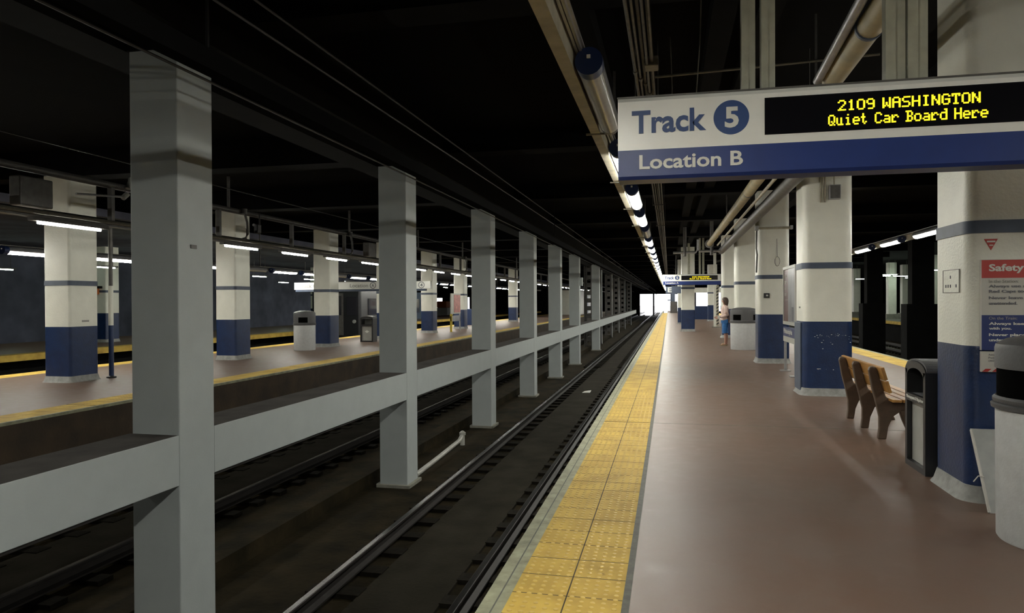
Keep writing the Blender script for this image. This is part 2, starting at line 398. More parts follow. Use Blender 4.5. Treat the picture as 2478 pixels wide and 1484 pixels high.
# ceiling beams across the hall and lengthwise
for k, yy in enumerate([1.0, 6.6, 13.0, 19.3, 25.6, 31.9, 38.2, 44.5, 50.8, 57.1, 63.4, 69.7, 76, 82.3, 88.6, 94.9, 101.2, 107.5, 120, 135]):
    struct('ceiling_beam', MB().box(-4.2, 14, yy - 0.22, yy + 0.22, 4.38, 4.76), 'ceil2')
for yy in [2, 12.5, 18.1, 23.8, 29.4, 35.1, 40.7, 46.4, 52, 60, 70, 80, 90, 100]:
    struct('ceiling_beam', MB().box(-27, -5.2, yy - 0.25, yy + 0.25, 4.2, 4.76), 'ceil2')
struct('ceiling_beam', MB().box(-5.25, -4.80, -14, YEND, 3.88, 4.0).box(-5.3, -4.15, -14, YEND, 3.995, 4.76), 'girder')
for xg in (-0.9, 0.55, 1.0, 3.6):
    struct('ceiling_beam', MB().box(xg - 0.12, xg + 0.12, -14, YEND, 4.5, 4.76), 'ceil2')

# ================================================================== TRACKS
def track(xl, xr, label, ny=60, y0=2.0):
    xm = (xl + xr) / 2
    t = thing('railway_track', label, 'railway track', (xm, y0, -1.5), group='railway tracks')
    L = t.location
    for xc in (xl, xr):
        r = MB(L); prof = [(-0.075, -1.42), (0.075, -1.42), (0.075, -1.40), (0.012, -1.385), (0.012, -1.315), (0.036, -1.30), (0.036, -1.272), (0.030, -1.268), (-0.030, -1.268), (-0.036, -1.272), (-0.036, -1.30), (-0.012, -1.315), (-0.012, -1.385), (-0.075, -1.40)]
        vs = []; 
        r.rings([[(xc + p[0], yy, p[1]) for p in prof] for yy in (-10, YEND + 40)])
        ro = obj('rail', r, 'rail', t)
        obj('railhead', MB(L).box(xc - 0.028, xc + 0.028, -10, YEND + 40, -1.2685, -1.266), 'railtop', ro)
    me = MB().box(-0.30, 0.30, -0.11, 0.11, -0.01, 0.05).mesh('tie_block')
    yy = y0
    for k in range(ny):
        for xc in (xl, xr): obj('tie_block', me, 'tie' if not me.materials else None, t, loc=(xc - xm, yy - y0, 0))
        yy += 0.62
    rest = MB(L)
    while yy < 110:
        rest.box(xl - 0.42, xl + 0.36, yy - 0.12, yy + 0.12, -1.51, -1.42).box(xr - 0.36, xr + 0.40, yy - 0.12, yy + 0.12, -1.51, -1.42); yy += 0.62
    tag(obj('tie_blocks', rest, 'tie', t), kind='stuff')
    return t
track(-3.47, -1.99, 'dark track with worn rails running just below the wide platform edge', 50)
track(-7.88, -6.42, 'track behind the row of grey posts, under the opposite platform', 50, 3.0)
track(-18.9, -17.4, 'unlit track between the opposite platform and the third platform', 8, 20)
track(7.35, 8.85, 'dark track beyond the bench side edge of the wide platform', 20, 12)
track(12.9, 14.4, 'dim track in front of the platform seen between the thick columns', 10, 20)

# scrap and pipe by the rails
t = thing('drain_pipe', 'pale plastic pipe lying on the ground between two grey posts', 'pipe', (-4.45, 12.3, -1.5))
obj('pipe_run', MB(t.location).tube([(-4.33, 11.75, -1.42), (-4.36, 13.2, -1.40), (-4.38, 14.55, -1.36), (-4.38, 14.72, -1.30)], 0.045, 10), 'pvc', t, smooth=True)
obj('cap', MB(t.location).lathe((-4.38, 14.78, -1.5), [(0.05, 0.0), (0.05, 0.22), (0.07, 0.22), (0.07, 0.27), (0.02, 0.31)], 12), 'pvc', t, smooth=True)
tag(obj('paper_scrap', MB().add([(-2.86, 23.7, -1.455), (-2.6, 23.75, -1.455), (-2.58, 23.95, -1.40), (-2.8, 23.9, -1.43)], [(0, 1, 2, 3)]).add([(-2.86, 23.7, -1.46), (-2.6, 23.75, -1.46), (-2.58, 23.95, -1.41), (-2.8, 23.9, -1.44)], [(3, 2, 1, 0)]), 'text_white'), 'scrap of white paper lying between the rails beside the platform', 'litter')

# ================================================================== GREY POSTS
PY = [-0.1, 5.55, 11.18, 16.9, 22.62, 28.3, 34.4, 44.6]
plab = ['grey square steel post beside the camera, out of the frame', 'wide grey square post in front of the opposite platform, the largest of its row',
        'second grey post of the row, with the pipe lying at its foot', 'third grey post of the row, beyond the one with the pipe',
        'fourth grey post of the row, before a dark gap', 'fifth grey post of the row along the track', 'sixth grey post of the row, slim with a small box', 'last plain grey post before the lattice columns']
pm = MB().box(-0.245, 0.245, 0, 0.5, 0, 5.48)
P0 = None
for k, y in enumerate(PY):
    if k == 0: continue
    if P0 is None:
        P0 = thing('steel_post', plab[k], 'post', (-4.515, y, -1.5), group='grey posts between the tracks')
        obj('shaft', pm, 'post_grey', P0, bevel=0.012)
        obj('dark_head', MB().box(-0.26, 0.19, -0.012, 0.02, 5.37, 5.49), 'dark', P0)  # dark cap over the front of the post's top
        obj('footing', MB().rprism(-0.30, 0.30, -0.06, 0.56, -0.02, 0.05, 0.03), 'concrete', P0)
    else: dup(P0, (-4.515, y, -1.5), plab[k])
tag(obj('junction_box', MB().box(-4.27, -4.14, 34.55, 34.85, 2.35, 2.75), 'post_grey'), 'small grey box fixed to the sixth grey post', 'box')
tag(obj('scuff_plate', MB().box(-4.27, -4.262, 5.72, 5.80, 2.10, 2.135), 'dull'), 'tiny dark plate on the side of the largest grey post', 'plate')
for k in range(8):
    a0 = -8 if k == 0 else PY[k] + 0.503
    b0 = 5.547 if k == 0 else (PY[k + 1] - 0.003 if k < 7 else 95.0)
    if k == 0: lab = 'grey horizontal beam running out of the frame from the largest grey post'
    elif k == 7: lab = 'long grey beam running past the lattice columns towards daylight'
    else: lab = 'grey horizontal beam joining the %s and %s posts of the row' % (ORD[k - 1], ORD[k])
    o = MB((-4.515, a0, 0)).box(-4.78, -4.272, a0, b0, -0.03, 0.42)
    cb = obj('cross_beam', o, 'post_grey', loc=(-4.515, a0, 0), bevel=0.006)
    obj('dark_top', MB((-4.515, a0, 0)).box(-4.775, -4.279, a0 + 0.01, b0 - 0.01, 0.419, 0.4225), 'beam_top', cb)  # thin brown layer, darker than the beam sides
    tag(cb, lab, 'beam', 'beams between the grey posts')
# lattice columns (two channels joined by batten plates)
LY = [45.9, 51.75, 61.2, 69.8, 79.5, 92.3]
B0 = None
for k, y in enumerate(LY):
    lab = ['lattice steel column right behind the last plain grey post', 'second lattice column, with square dark openings', 'third lattice column, bright edge beside the beam', 'fourth lattice column along the long grey beam', 'fifth lattice column along the long grey beam', 'lattice column at the end of the long grey beam'][k]
    if B0 is None:
        B0 = thing('lattice_column', lab, 'column', (-4.84, y, -1.5), group='lattice columns between the tracks')
        obj('flange', MB().box(-0.55, -0.52, 0, 0.32, 0, 5.37), 'dull', B0)
        obj('flange', MB().box(0.034, 0.064, 0, 0.32, 0, 5.37), 'post_grey', B0)
        wb = MB()
        z = 0.0
        wb.box(-0.52, -0.36, 0.14, 0.18, 0, 5.37).box(-0.13, 0.034, 0.14, 0.18, 0, 5.37)
        while z < 5.2: wb.box(-0.36, -0.13, 0.14, 0.18, z, z + 0.28); z += 0.5
        obj('web', wb, 'dull', B0)
    else: dup(B0, (-4.84, y, -1.5), lab)

# ================================================================== COLUMNS
def column(x0, x1, y0, y1, label, zb, zs, z1=4.38, r=0.13, green=False, group='painted columns'):
    xm, ym = (x0 + x1) / 2, (y0 + y1) / 2
    t = thing('painted_column', label, 'column', (xm, ym, 0), group=group); L = t.location
    g = lambda d: (x0 - d, x1 + d, y0 - d, y1 + d)
    obj('skirt', MB(L).rprism(x0, x1, y0, y1, 0, 0, r, levels=((0.0, 0.06), (0.03, 0.035), (0.12, 0.006), (0.13, -0.01))), 'skirt', t, smooth=True)
    obj('painted_base', MB(L).rprism(x0, x1, y0, y1, 0.10, zb, r), 'blue_paint', t, smooth=True)
    obj('shaft', MB(L).rprism(x0, x1, y0, y1, zb, z1, r), 'white_paint', t, smooth=True)
    obj('stripe', MB(L).rprism(*g(0.012), zs - 0.05, zs + 0.05, r + 0.012), 'stripe_grey', t, smooth=True)
    return t
colA = column(2.30, 3.06, 6.27, 7.00, 'thick white and blue column carrying the red safety poster', 1.23, 2.17, r=0.10)
colB = column(2.19, 2.97, 12.70, 13.48, 'white and blue column behind the bench, with chipped paint', 1.24, 2.175)
colC = column(2.20, 2.96, 19.0, 19.76, 'column with a small dark alarm and a pipe collar, past the framed poster', 1.24, 2.19)
column(2.20, 2.96, 25.3, 26.06, 'white and blue column right behind the light grey bin', 1.24, 2.19)
column(2.20, 2.96, 31.6, 32.36, 'column directly beyond the standing person', 1.24, 2.19)
column(2.9, 3.6, 57, 57.7, 'distant column on the wide platform past the striped pole', 1.24, 2.19)
column(0.60, 1.28, 38.0, 38.7, 'freestanding column under the distant hanging sign', 1.12, 2.25, r=0.06)
column(0.55, 1.22, 49.5, 50.2, 'column half hidden behind the one under the distant sign', 1.12, 2.25, r=0.06)
cy2 = [6.5, 12.12, 17.75, 23.4, 29.0, 34.7, 40.4, 47.5, 55, 63]
cl2 = ['column of the opposite platform hidden by the largest grey post', 'column on the opposite platform with a round pole beside it', 'column on the opposite platform with a hose and clamp before its top',
       'column on the opposite platform next to the round bin', 'column on the opposite platform behind the black recycling bin', 'column on the opposite platform beside the red poster stand',
       'column on the opposite platform past the red poster stand', 'opposite platform column bearing a small framed notice', 'small column beyond the noticed one on the opposite platform', 'furthest column of the opposite platform row']
for k, y in enumerate(cy2):
    column(-12.47, -11.83, y, y + 0.74, cl2[k], 1.13, 2.02, z1=4.2, r=0.06, group='columns of the opposite platform')
for k, (y, lab) in enumerate([(25.0, 'column on the third platform with an orange panel, at the picture edge'), (30.3, 'dim column on the third platform behind the round pole'), (43.5, 'column on the third platform bearing a small framed notice'), (60, 'small distant column on the third platform')]):
    column(-23.4, -22.65, y, y + 0.75, lab, 1.2, 2.1, z1=4.4, r=0.05, group='columns of the third platform')
for k, (x, y, lab) in enumerate([(18.2, 76.8, 'pale column on the dim platform seen past the chipped column'), (18.2, 65.3, 'pale column standing between two dark posts on the dim platform'), (18.2, 55.0, 'pale column on the dim platform beside the safety poster column'), (20.5, 69.5, 'shaded column behind the one between the dark posts')]):
    t = thing('pale_column', lab, 'column', (x, y, 0), group='columns of the dim platform')
    obj('shaft', MB().rprism(-0.33, 0.33, -0.33, 0.33, 0.4, 4.7, 0.05), 'white_paint', t, smooth=True)
    obj('skirt', MB().rprism(-0.5, 0.5, -0.5, 0.5, 0.0, 0.4, 0.05), 'concrete', t)
# dark posts in the unlit tracks
for x, y, wd, lab in ((11.0, 42.7, 0.8, 'sooty black post between the tracks, seen past the chipped column'), (11.0, 35.1, 0.9, 'sooty black post between the tracks, close to the safety poster column')):
    t = thing('sooty_post', lab, 'post', (x, y, -1.5), group='sooty posts')
    obj('shaft', MB().box(-wd / 2, wd / 2, -0.3, 0.3, 0, 5.86), 'dark', t)
    obj('footing', MB().box(-wd / 2 - 0.25, wd / 2 + 0.1, -0.42, 0.42, 0, 2.9), 'dark', t)

# paint chips and fittings on the chipped column
ch = MB(colB.location)
for k in range(34):
    x = random.uniform(2.36, 2.92); z = random.choice([random.gauss(1.0, 0.02), random.gauss(1.0, 0.015), random.uniform(0.4, 1.0)])
    s_ = random.uniform(0.003, 0.012); ch.box(x, x + s_ * 1.6, 12.696, 12.701, z, z + s_)
ch.box(2.40, 2.46, 12.696, 12.701, 0.445, 0.455)
obj('paint_chips', ch, 'text_white', colB)
t = thing('electrical_box', 'grey electrical box high on the chipped column below the sign', 'electrical box', (2.68, 12.7, 3.3))
obj('body', MB(t.location).box(2.58, 2.76, 12.60, 12.70, 3.26, 3.50), 'galv', t, bevel=0.008)
obj('lid', MB(t.location).box(2.595, 2.745, 12.59, 12.60, 3.275, 3.485), 'dull', t)
for q, x in enumerate((2.46, 2.495, 2.53)):
    tag(obj('conduit', MB().tube([(x, 12.675, 3.22), (x, 12.675, 4.4)], 0.012, 8), 'cream', smooth=True), '%s of three pale conduits down the chipped column' % ORD[q], 'conduit', 'conduits beside the electrical box')
tag(obj('conduit', MB().tube([(2.665, 12.65, 3.50), (2.665, 12.65, 4.4)], 0.012, 8), 'cream', smooth=True), 'pale conduit rising from the top of the grey electrical box', 'conduit')
tag(obj('corner_guard', MB().box(2.165, 2.19, 12.86, 13.42, 0.06, 1.22).box(2.165, 2.19, 12.9, 13.38, 0.02, 0.06), 'stripe_grey', bevel=0.006), 'grey steel guard plate on the side of the chipped column', 'guard plate')
tag(obj('floor_stub', MB().box(2.178, 2.19, 12.98, 13.06, 1.46, 1.49), 'text_light_grey'), 'small grey label on the side of the chipped column', 'label')
tag(obj('floor_stub', MB().box(-11.832, -11.826, 12.42, 12.60, 1.22, 1.26), 'text_light_grey'), 'small grey label on the column beside the round pole', 'label')
bpy.data.objects['floor_stub'].name = 'number_plate'; bpy.data.objects['floor_stub.001'].name = 'number_plate.001'
# column C fittings
t = thing('pipe_collar', 'thin pipe bracket wrapped round the third column near its top', 'bracket', (2.58, 18.9, 3.4))
obj('bar', MB(t.location).tube([(2.15, 18.95, 3.42), (3.0, 18.95, 3.42)], 0.03, 8), 'cream', t, smooth=True)
obj('clamp', MB(t.location).box(2.12, 2.2, 18.88, 19.02, 3.36, 3.48), 'galv', t)
obj('clamp', MB(t.location).box(2.96, 3.02, 18.88, 19.02, 3.38, 3.47), 'galv', t)
tag(obj('conduit', MB().tube([(2.16, 18.93, 3.4), (2.15, 18.93, 2.9), (2.17, 18.93, 2.75), (2.15, 18.93, 2.3)], 0.022, 8), 'dull', smooth=True), 'dark hose hanging down the side of the third column', 'hose')
t = thing('wall_alarm', 'small dark alarm unit on the third column below its stripe', 'alarm', (2.4, 18.97, 1.72))
obj('body', MB(t.location).box(2.33, 2.47, 18.93, 19.0, 1.66, 1.78), 'black', t, bevel=0.01)
obj('lens', MB(t.location).box(2.38, 2.43, 18.92, 18.93, 1.70, 1.74), 'text_white', t)
t = thing('pull_cord', 'thin cord with a ring hanging on the third column', 'cord', (2.66, 18.98, 3.0))
obj('cord', MB(t.location).tube([(2.65, 18.985, 3.15), (2.66, 18.985, 2.7)], 0.006, 6), 'dull', t)
obj('ring', MB(t.location).tube([(2.66 + 0.06 * math.sin(q * PI / 6), 18.985, 2.58 + 0.12 * math.cos(q * PI / 6)) for q in range(13)], 0.006, 6), 'dull', t)

# notice plate on the poster column (side facing the near track)
t = thing('outlet_plate', 'thin outlined plate with four small holes on the poster column', 'plate', (2.3, 6.45, 1.66)); L = t.location
obj('plate_panel', MB(L).box(2.293, 2.30, 6.42, 6.76, 1.655, 1.845), 'white_paint', t)
fr = MB(L)
for a_, b_, c_, d_ in ((6.415, 6.765, 1.842, 1.846), (6.415, 6.765, 1.654, 1.658), (6.415, 6.419, 1.655, 1.845), (6.761, 6.765, 1.655, 1.845)): fr.box(2.290, 2.294, a_, b_, c_, d_)
obj('outline', fr, 'dull', t)
for yy, zz in ((6.60, 1.785), (6.70, 1.71), (6.65, 1.71), (6.60, 1.71), (6.48, 1.71)):
    obj('hole', MB(L).box(2.2895, 2.294, yy - 0.010, yy + 0.010, zz - 0.013, zz + 0.013), 'text_grey', t, bevel=0.004)

# safety poster
t = thing('safety_poster', 'safety poster in red, white and blue on the thick column', 'poster', (2.8, 6.26, 1.45)); L = t.location
PX0, PX1, PYf = 2.385, 3.06, 6.235
obj('sheet', MB(L).box(PX0, PX1, PYf, 6.27, 1.20, 1.91), 'poster_white', t)
obj('red_band', MB(L).box(PX0, PX1, PYf - 0.003, PYf, 1.765, 1.905), 'red', t)
obj('blue_band', MB(L).box(PX0, PX1, PYf - 0.003, PYf, 1.20, 1.475), 'poster_blue', t)
def ptx(s, m, z0, z1, x1, bold=0.02, x0=2.435):
    text('lettering', s, m, t, x0 - L.x, z0 - L.z, x1 - L.x, z1 - L.z, y=PYf - 0.0045 - L.y, bold=bold, depth=0.0015)
ptx('Safety Tips', 'text_white', 1.800, 1.873, 2.87, 0.03)
ptx('In the Station:', 'text_light_grey', 1.727, 1.752, 2.64, 0.0)
ptx('Always use authorized', 'text_grey', 1.683, 1.712, 2.88, 0.02)
ptx('Red Caps to carry bags.', 'text_grey', 1.643, 1.672, 2.90, 0.03)
ptx('Never leave property', 'text_grey', 1.592, 1.621, 2.86, 0.02)
ptx('unattended.', 'text_grey', 1.556, 1.579, 2.632, 0.02)
ptx('On the Train:', 'text_light_grey', 1.440, 1.462, 2.63, 0.0)
ptx('Always keep valuables', 'text_white', 1.392, 1.420, 2.91, 0.03)
ptx('with you.', 'text_white', 1.356, 1.382, 2.592, 0.03)
ptx('Never place belongings', 'text_white', 1.305, 1.333, 2.92, 0.03)
ptx('under seat.', 'text_white', 1.270, 1.292, 2.63, 0.03)
t = thing('notice_sheet', 'small white notice with red striped foot below the safety poster', 'notice', (2.55, 6.26, 1.1)); L = t.location
obj('sheet', MB(L).box(2.385, 2.80, 6.24, 6.27, 1.03, 1.19), 'poster_white', t)
st = MB(L)
for q in range(6): st.add([(2.39 + q * 0.07, 6.237, 1.032), (2.43 + q * 0.07, 6.237, 1.032), (2.455 + q * 0.07, 6.237, 1.055), (2.415 + q * 0.07, 6.237, 1.055), (2.39 + q * 0.07, 6.24, 1.032), (2.43 + q * 0.07, 6.24, 1.032), (2.455 + q * 0.07, 6.24, 1.055), (2.415 + q * 0.07, 6.24, 1.055)], [(0, 1, 2, 3), (7, 6, 5, 4), (0, 4, 5, 1), (2, 6, 7, 3), (1, 5, 6, 2), (3, 7, 4, 0)])
obj('stripes', st, 'red', t)
for s_, z_ in (('Amtrak', 1.158), ('Police', 1.134), ('(800)', 1.108)):
    text('lettering', s_, 'text_grey', t, 2.435 - L.x, z_ - L.z, 2.50 - L.x, z_ + 0.015 - L.z, y=6.2385 - L.y, depth=0.0008)
t = thing('warning_triangle', 'small red downward triangle sticker above the safety poster', 'sticker', (2.462, 6.265, 1.98)); L = t.location
obj('triangle', MB(L).extr([(2.415, 2.072), (2.510, 2.072), (2.463, 1.985)], 1, 6.262, 6.27), 'red', t)
obj('bar', MB(L).box(2.433, 2.492, 6.259, 6.262, 2.045, 2.058), 'text_white', t)
obj('bar', MB(L).box(2.450, 2.476, 6.259, 6.262, 2.018, 2.027), 'text_white', t)

# ================================================================== SIGNS
GL = {
 '2': '01110 10001 00001 00010 00100 01000 11111', '1': '00100 01100 00100 00100 00100 00100 01110', '0': '01110 10001 10001 10001 10001 10001 01110',
 '9': '01110 10001 10001 01111 00001 00001 01110', 'W': '10001 10001 10001 10101 10101 11011 10001', 'A': '01110 10001 10001 11111 10001 10001 10001',
 'S': '01111 10000 10000 01110 00001 00001 11110', 'H': '10001 10001 10001 11111 10001 10001 10001', 'I': '01110 00100 00100 00100 00100 00100 01110',
 'N': '10001 11001 11001 10101 10011 10011 10001', 'G': '01110 10001 10000 10111 10001 10001 01110', 'T': '11111 10101 00100 00100 00100 00100 01110',
 'O': '01110 10001 10001 10001 10001 10001 01110', 'Q': '01110 10001 10001 10001 10101 10010 01101', 'u': '00000 00000 10010 10010 10010 10010 01111',
 'i': '00100 00000 01100 00100 00100 00100 01110', 'e': '00000 00000 01110 10001 11111 10000 01110', 't': '01000 01000 11100 01000 01000 01010 00100',
 'C': '01110 10001 10000 10000 10000 10001 01110', 'a': '00000 00000 01110 00001 01111 10001 01111', 'r': '00000 00000 10110 11001 10000 10000 11100',
 'B': '11110 01001 01001 01110 01001 01001 11110', 'o': '00000 00000 01110 10001 10001 10001 01110', 'd': '00011 00001 01111 10001 10001 10001 01111', ' ': '000 000 000 000 000 000 000'}
def led(s, x0, x1, z0, z1, y, L):
    cols = []
    for ch_ in s:
        rows = GL[ch_].split(); wd = len(rows[0])
        for c in range(wd): cols.append([rows[r][c] == '1' for r in range(7)])
        cols.append([False] * 7)
    cols.pop()
    p = (x1 - x0) / len(cols); q = (z1 - z0) / 7; mb = MB(L)
    for i, c in enumerate(cols):
        for r in range(7):
            if c[r]:
                xa = x0 + i * p; za = z1 - (r + 1) * q
                mb.box(xa, xa + p * 1.22, y - 0.002, y, za + q * 0.06, za + q * 0.94)
    return mb
def hanging_sign(y, loc_letter, label, lines, second, hangers):
    t = thing('hanging_sign', label, 'sign', (1.0, y, 2.39)); L = t.location; g = y + 0.0
    X1 = 5.5
    prof = [(y + 0.0, 2.58), (y + 0.0, 2.895), (y + 0.02, 2.922), (y + 0.20, 2.922), (y + 0.22, 2.895), (y + 0.22, 2.58)]
    obj('cabinet', MB(L).extr(prof, 0, -0.325, X1), 'sign_white', t)
    obj('lower_band', MB(L).extr([(y, 2.41), (y, 2.58), (y + 0.22, 2.58), (y + 0.22, 2.41), (y + 0.20, 2.39), (y + 0.02, 2.39)], 0, -0.325, X1), 'sign_blue', t)
    obj('top_rail', MB(L).box(-0.33, X1, y + 0.01, y + 0.21, 2.922, 2.932), 'dull', t)
    obj('divider', MB(L).box(2.50, 2.515, y - 0.002, y, 2.40, 2.90), 'dull', t)
    dsp = obj('display_screen', MB(L).box(0.585, 2.36, y - 0.004, y + 0.002, 2.635, 2.865), 'blackgloss', t)
    obj('led_lettering', led(lines[0], lines[2][0], lines[2][1], 2.757, 2.822, y - 0.004, L), 'led', dsp)
    obj('led_lettering', led(lines[1], lines[3][0], lines[3][1], 2.668, 2.735, y - 0.004, L), 'led', dsp)
    T = lambda s, m, a_, b_, c_, d_, bo: text('lettering', s, m, t, a_ - L.x, c_ - L.z, b_ - L.x, d_ - L.z, y=-0.0045, bold=bo, depth=0.0015)
    T('Track', 'text_blue', -0.235, 0.232, 2.683, 2.832, 0.028)
    disc = MB(L); n = 48
    disc.rings([[(0.385 + 0.108 * math.cos(2 * PI * k / n), yy, 2.757 + 0.108 * math.sin(2 * PI * k / n)) for k in range(n)] for yy in (y - 0.003, y)])
    obj('number_disc', disc, 'text_blue', t)
    text('lettering', '5', 'text_white', t, 0.345 - L.x, 2.690 - L.z, 0.430 - L.x, 2.822 - L.z, y=-0.0075, bold=0.035, depth=0.0015)
    T('Location ' + loc_letter, 'text_white', -0.188, 0.455, 2.452, 2.545, 0.022)
    if second:
        T('Location ' + loc_letter, 'text_blue', 2.75, 3.60, 2.683, 2.822, 0.01)
        T(second, 'text_white', 2.58, 3.30, 2.455, 2.535, 0.01)
    for xh, wd in hangers:
        obj('hanger', MB(L).box(xh, xh + wd * 0.5, y + 0.07, y + 0.15, 2.93, 4.75).box(xh + wd * 0.5, xh + wd, y + 0.085, y + 0.135, 2.93, 4.75), 'hanger', t)
    return t
H0 = [(0.455, 0.085), (0.575, 0.085), (1.30, 0.115), (1.425, 0.115), (4.2, 0.1), (4.35, 0.1)]
hanging_sign(4.7, 'B', 'large hanging Track 5 Location B sign with yellow dot-matrix text', ('2109 WASHINGTON', 'Quiet Car Board Here', (1.01, 1.79), (0.955, 1.83)), None, H0)
hanging_sign(37.0, 'A', 'distant hanging Track 5 Location A sign past the standing person', ('2109 WASHINGTON', 'Quiet Car Board Here', (1.12, 1.95), (1.0, 2.05)), 'Exit Open', [(0.9, 0.12), (1.45, 0.10), (1.62, 0.10), (4.2, 0.1)])
# exit sign plate below the distant sign
t = thing('letter_sign', 'small dark sign with a pale letter E under the distant Track 5 sign', 'sign', (-0.05, 45, 2.1)); L = t.location
obj('plate', MB(L).box(-0.22, 1.0, 45, 45.08, 2.05, 2.48), 'stripe_grey', t)
text('lettering', 'E', 'text_white', t, -0.10 - L.x, 2.12 - L.z, 0.14 - L.x, 2.42 - L.z, y=-0.005, bold=0.03)
obj('hanger', MB(L).tube([(0.4, 45.04, 2.48), (0.4, 45.04, 4.6)], 0.03, 8), 'dull', t)
# sign over opposite platform
t = thing('hanging_sign', 'white hanging Location A sign crossing the opposite platform', 'sign', (-11.5, 25.4, 2.0)); L = t.location; y = 25.4
obj('cabinet', MB(L).box(-14.35, -8.75, y, y + 0.2, 2.10, 2.38), 'sign_white', t)
obj('lower_band', MB(L).box(-14.3, -8.95, y + 0.01, y + 0.19, 2.02, 2.10), 'stripe_grey', t)
def T2(s, m, a_, b_, c_, d_, bo=0.01): text('lettering', s, m, t, a_ - L.x, c_ - L.z, b_ - L.x, d_ - L.z, y=-0.0045, bold=bo, depth=0.002)
T2('Track', 'text_light_grey', -14.15, -13.6, 2.17, 2.31)
T2('Location', 'text_light_grey', -12.0, -11.25, 2.17, 2.31)
n = 24
for cx, chh in ((-11.05, 'A'), (-9.1, '4'), (-13.4, '4')):
    rg = MB(L).rings([[(cx + r_ * math.cos(2 * PI * k / n), y - 0.003, 2.24 + r_ * math.sin(2 * PI * k / n)) for k in range(n)] for r_ in (0.125, 0.10)], caps=False)
    obj('ring', rg, 'text_grey', t)
    T2(chh, 'text_grey', cx - 0.05, cx + 0.05, 2.18, 2.30, 0.02)
obj('display_screen', MB(L).box(-10.75, -9.5, y - 0.003, y, 2.15, 2.33), 'blackgloss', t)
for xh in (-13.2, -9.8): obj('hanger', MB(L).box(xh, xh + 0.1, y + 0.05, y + 0.15, 2.38, 4.2), 'dull', t)

# ================================================================== LAMPS
def lamp_meshes():
    n = 18; r = 0.088; Ln = 1.72
    cover = MB().rings([[(r * math.cos(a_), yy, r * math.sin(a_)) for a_ in [PI * 0.86 + (PI * 1.28) * k / n for k in range(n + 1)]] for yy in (0.10, Ln)], caps=True)
    hood = MB().rings([[(rr * math.cos(a_), yy, rr * math.sin(a_)) for rr, a_ in [(r * 1.02, -PI * 0.14 + PI * 1.28 * k / 10) for k in range(11)] + [(r * 0.94, PI * 1.14 - PI * 1.28 * k / 10) for k in range(11)]] for yy in (0.10, Ln)], caps=True)
    cap = MB().tube([(0, 0, 0), (0, 0.12, 0)], r * 1.06, 20)
    cap2 = MB().tube([(0, Ln, 0), (0, Ln + 0.05, 0)], r * 1.03, 20)
    plug = MB().box(-0.012, 0.012, -0.012, 0, -0.005 + 0.02, 0.019 + 0.02)
    return cover.mesh('lamp_cover', True), hood.mesh('lamp_hood', True), cap.mesh('end_cap', True), cap2.mesh('end_cap', True), plug.mesh('latch')
LM = lamp_meshes()
def lamp(loc, label, lit=True, group=None):
    t = thing('tube_lamp', label, 'lamp', loc, group=group)
    def pt(name, me, m):
        o = bpy.data.objects.new(name, me); C.objects.link(o); o.parent = t
        if not me.materials: me.materials.append(M[m])
        elif me.materials[0] != M[m]:
            o.material_slots[0].link = 'OBJECT'; o.material_slots[0].material = M[m]
        return o
    pt('lamp_cover', LM[0], 'lamp_on' if lit else 'lamp_off'); pt('lamp_hood', LM[1], 'lamp_hood')
    c = pt('end_cap', LM[2], 'lamp_blue'); k = pt('latch', LM[4], 'text_white'); k.parent = c
    pt('end_cap', LM[3], 'lamp_hood')
    return t
OFF = {1: 1, 5: 1}
y = 4.75; k = 0; kk = 0
ys = [4.75 + 2.76 * q for q in range(-5, 38)]
for q, yy in enumerate(ys):
    i = q - 5
    if i == -1: yy = 1.45  # extra lamp, off the row's pitch, added above the view to brighten the sign
    lit = i not in (0, 4)
    if i < 0: lab = 'lit tube lamp over the platform edge, out of view'
    elif i == 0: lab = 'unlit grey tube lamp with a dark blue end, beside the large sign'
    elif i == 4: lab = 'dark unlit lamp in the row over the near platform edge'
    elif i < 14: lab = '%s bright lamp past the large sign, over the platform edge' % ORD[i - 1 if i < 4 else i - 2]
    else: lab = 'tiny bright lamp in the far part of the row over the platform edge'
    lamp((-0.52, yy, 3.2), lab, lit, 'lamps over the near platform edge')
ys = [17.8 + 2.85 * q for q in range(-8, 28)]
for q, yy in enumerate(ys):
    i = q - 8
    if i < 0: lab = 'tube lamp of the far edge row hidden behind the poster column'
    elif i < 3: lab = '%s bright lamp in the row between the chipped and poster columns, counting from the poster' % ORD[i]
    else: lab = 'bright lamp of the far edge row hidden behind the painted columns'
    lamp((6.02, yy, 3.2), lab, True, 'lamps over the far platform edge')
# lamp over opposite platform far edge
ys = [12.75 + 2.15 * q for q in range(-4, 26)]
vis = {0: 'large bright lamp at the picture edge, behind the opposite platform', 1: 'bright lamp just behind the column with the round pole', 3: 'bright lamp peeping out behind the hose column', 5: 'bright lamp between the hose column and the bin column', 6: 'smaller bright lamp left of the bin column', 8: 'bright lamp between the bin column and the second grey post', 9: 'small round bright lamp before the second grey post'}
for q, yy in enumerate(ys):
    i = q - 4
    lit = i not in (2, 4, 7)
    lab = vis.get(i, 'lamp in the back row of the opposite platform' if lit else 'unlit lamp in the back row of the opposite platform')
    lamp((-14.2, yy, 2.78), lab, lit, 'back row lamps of the opposite platform')

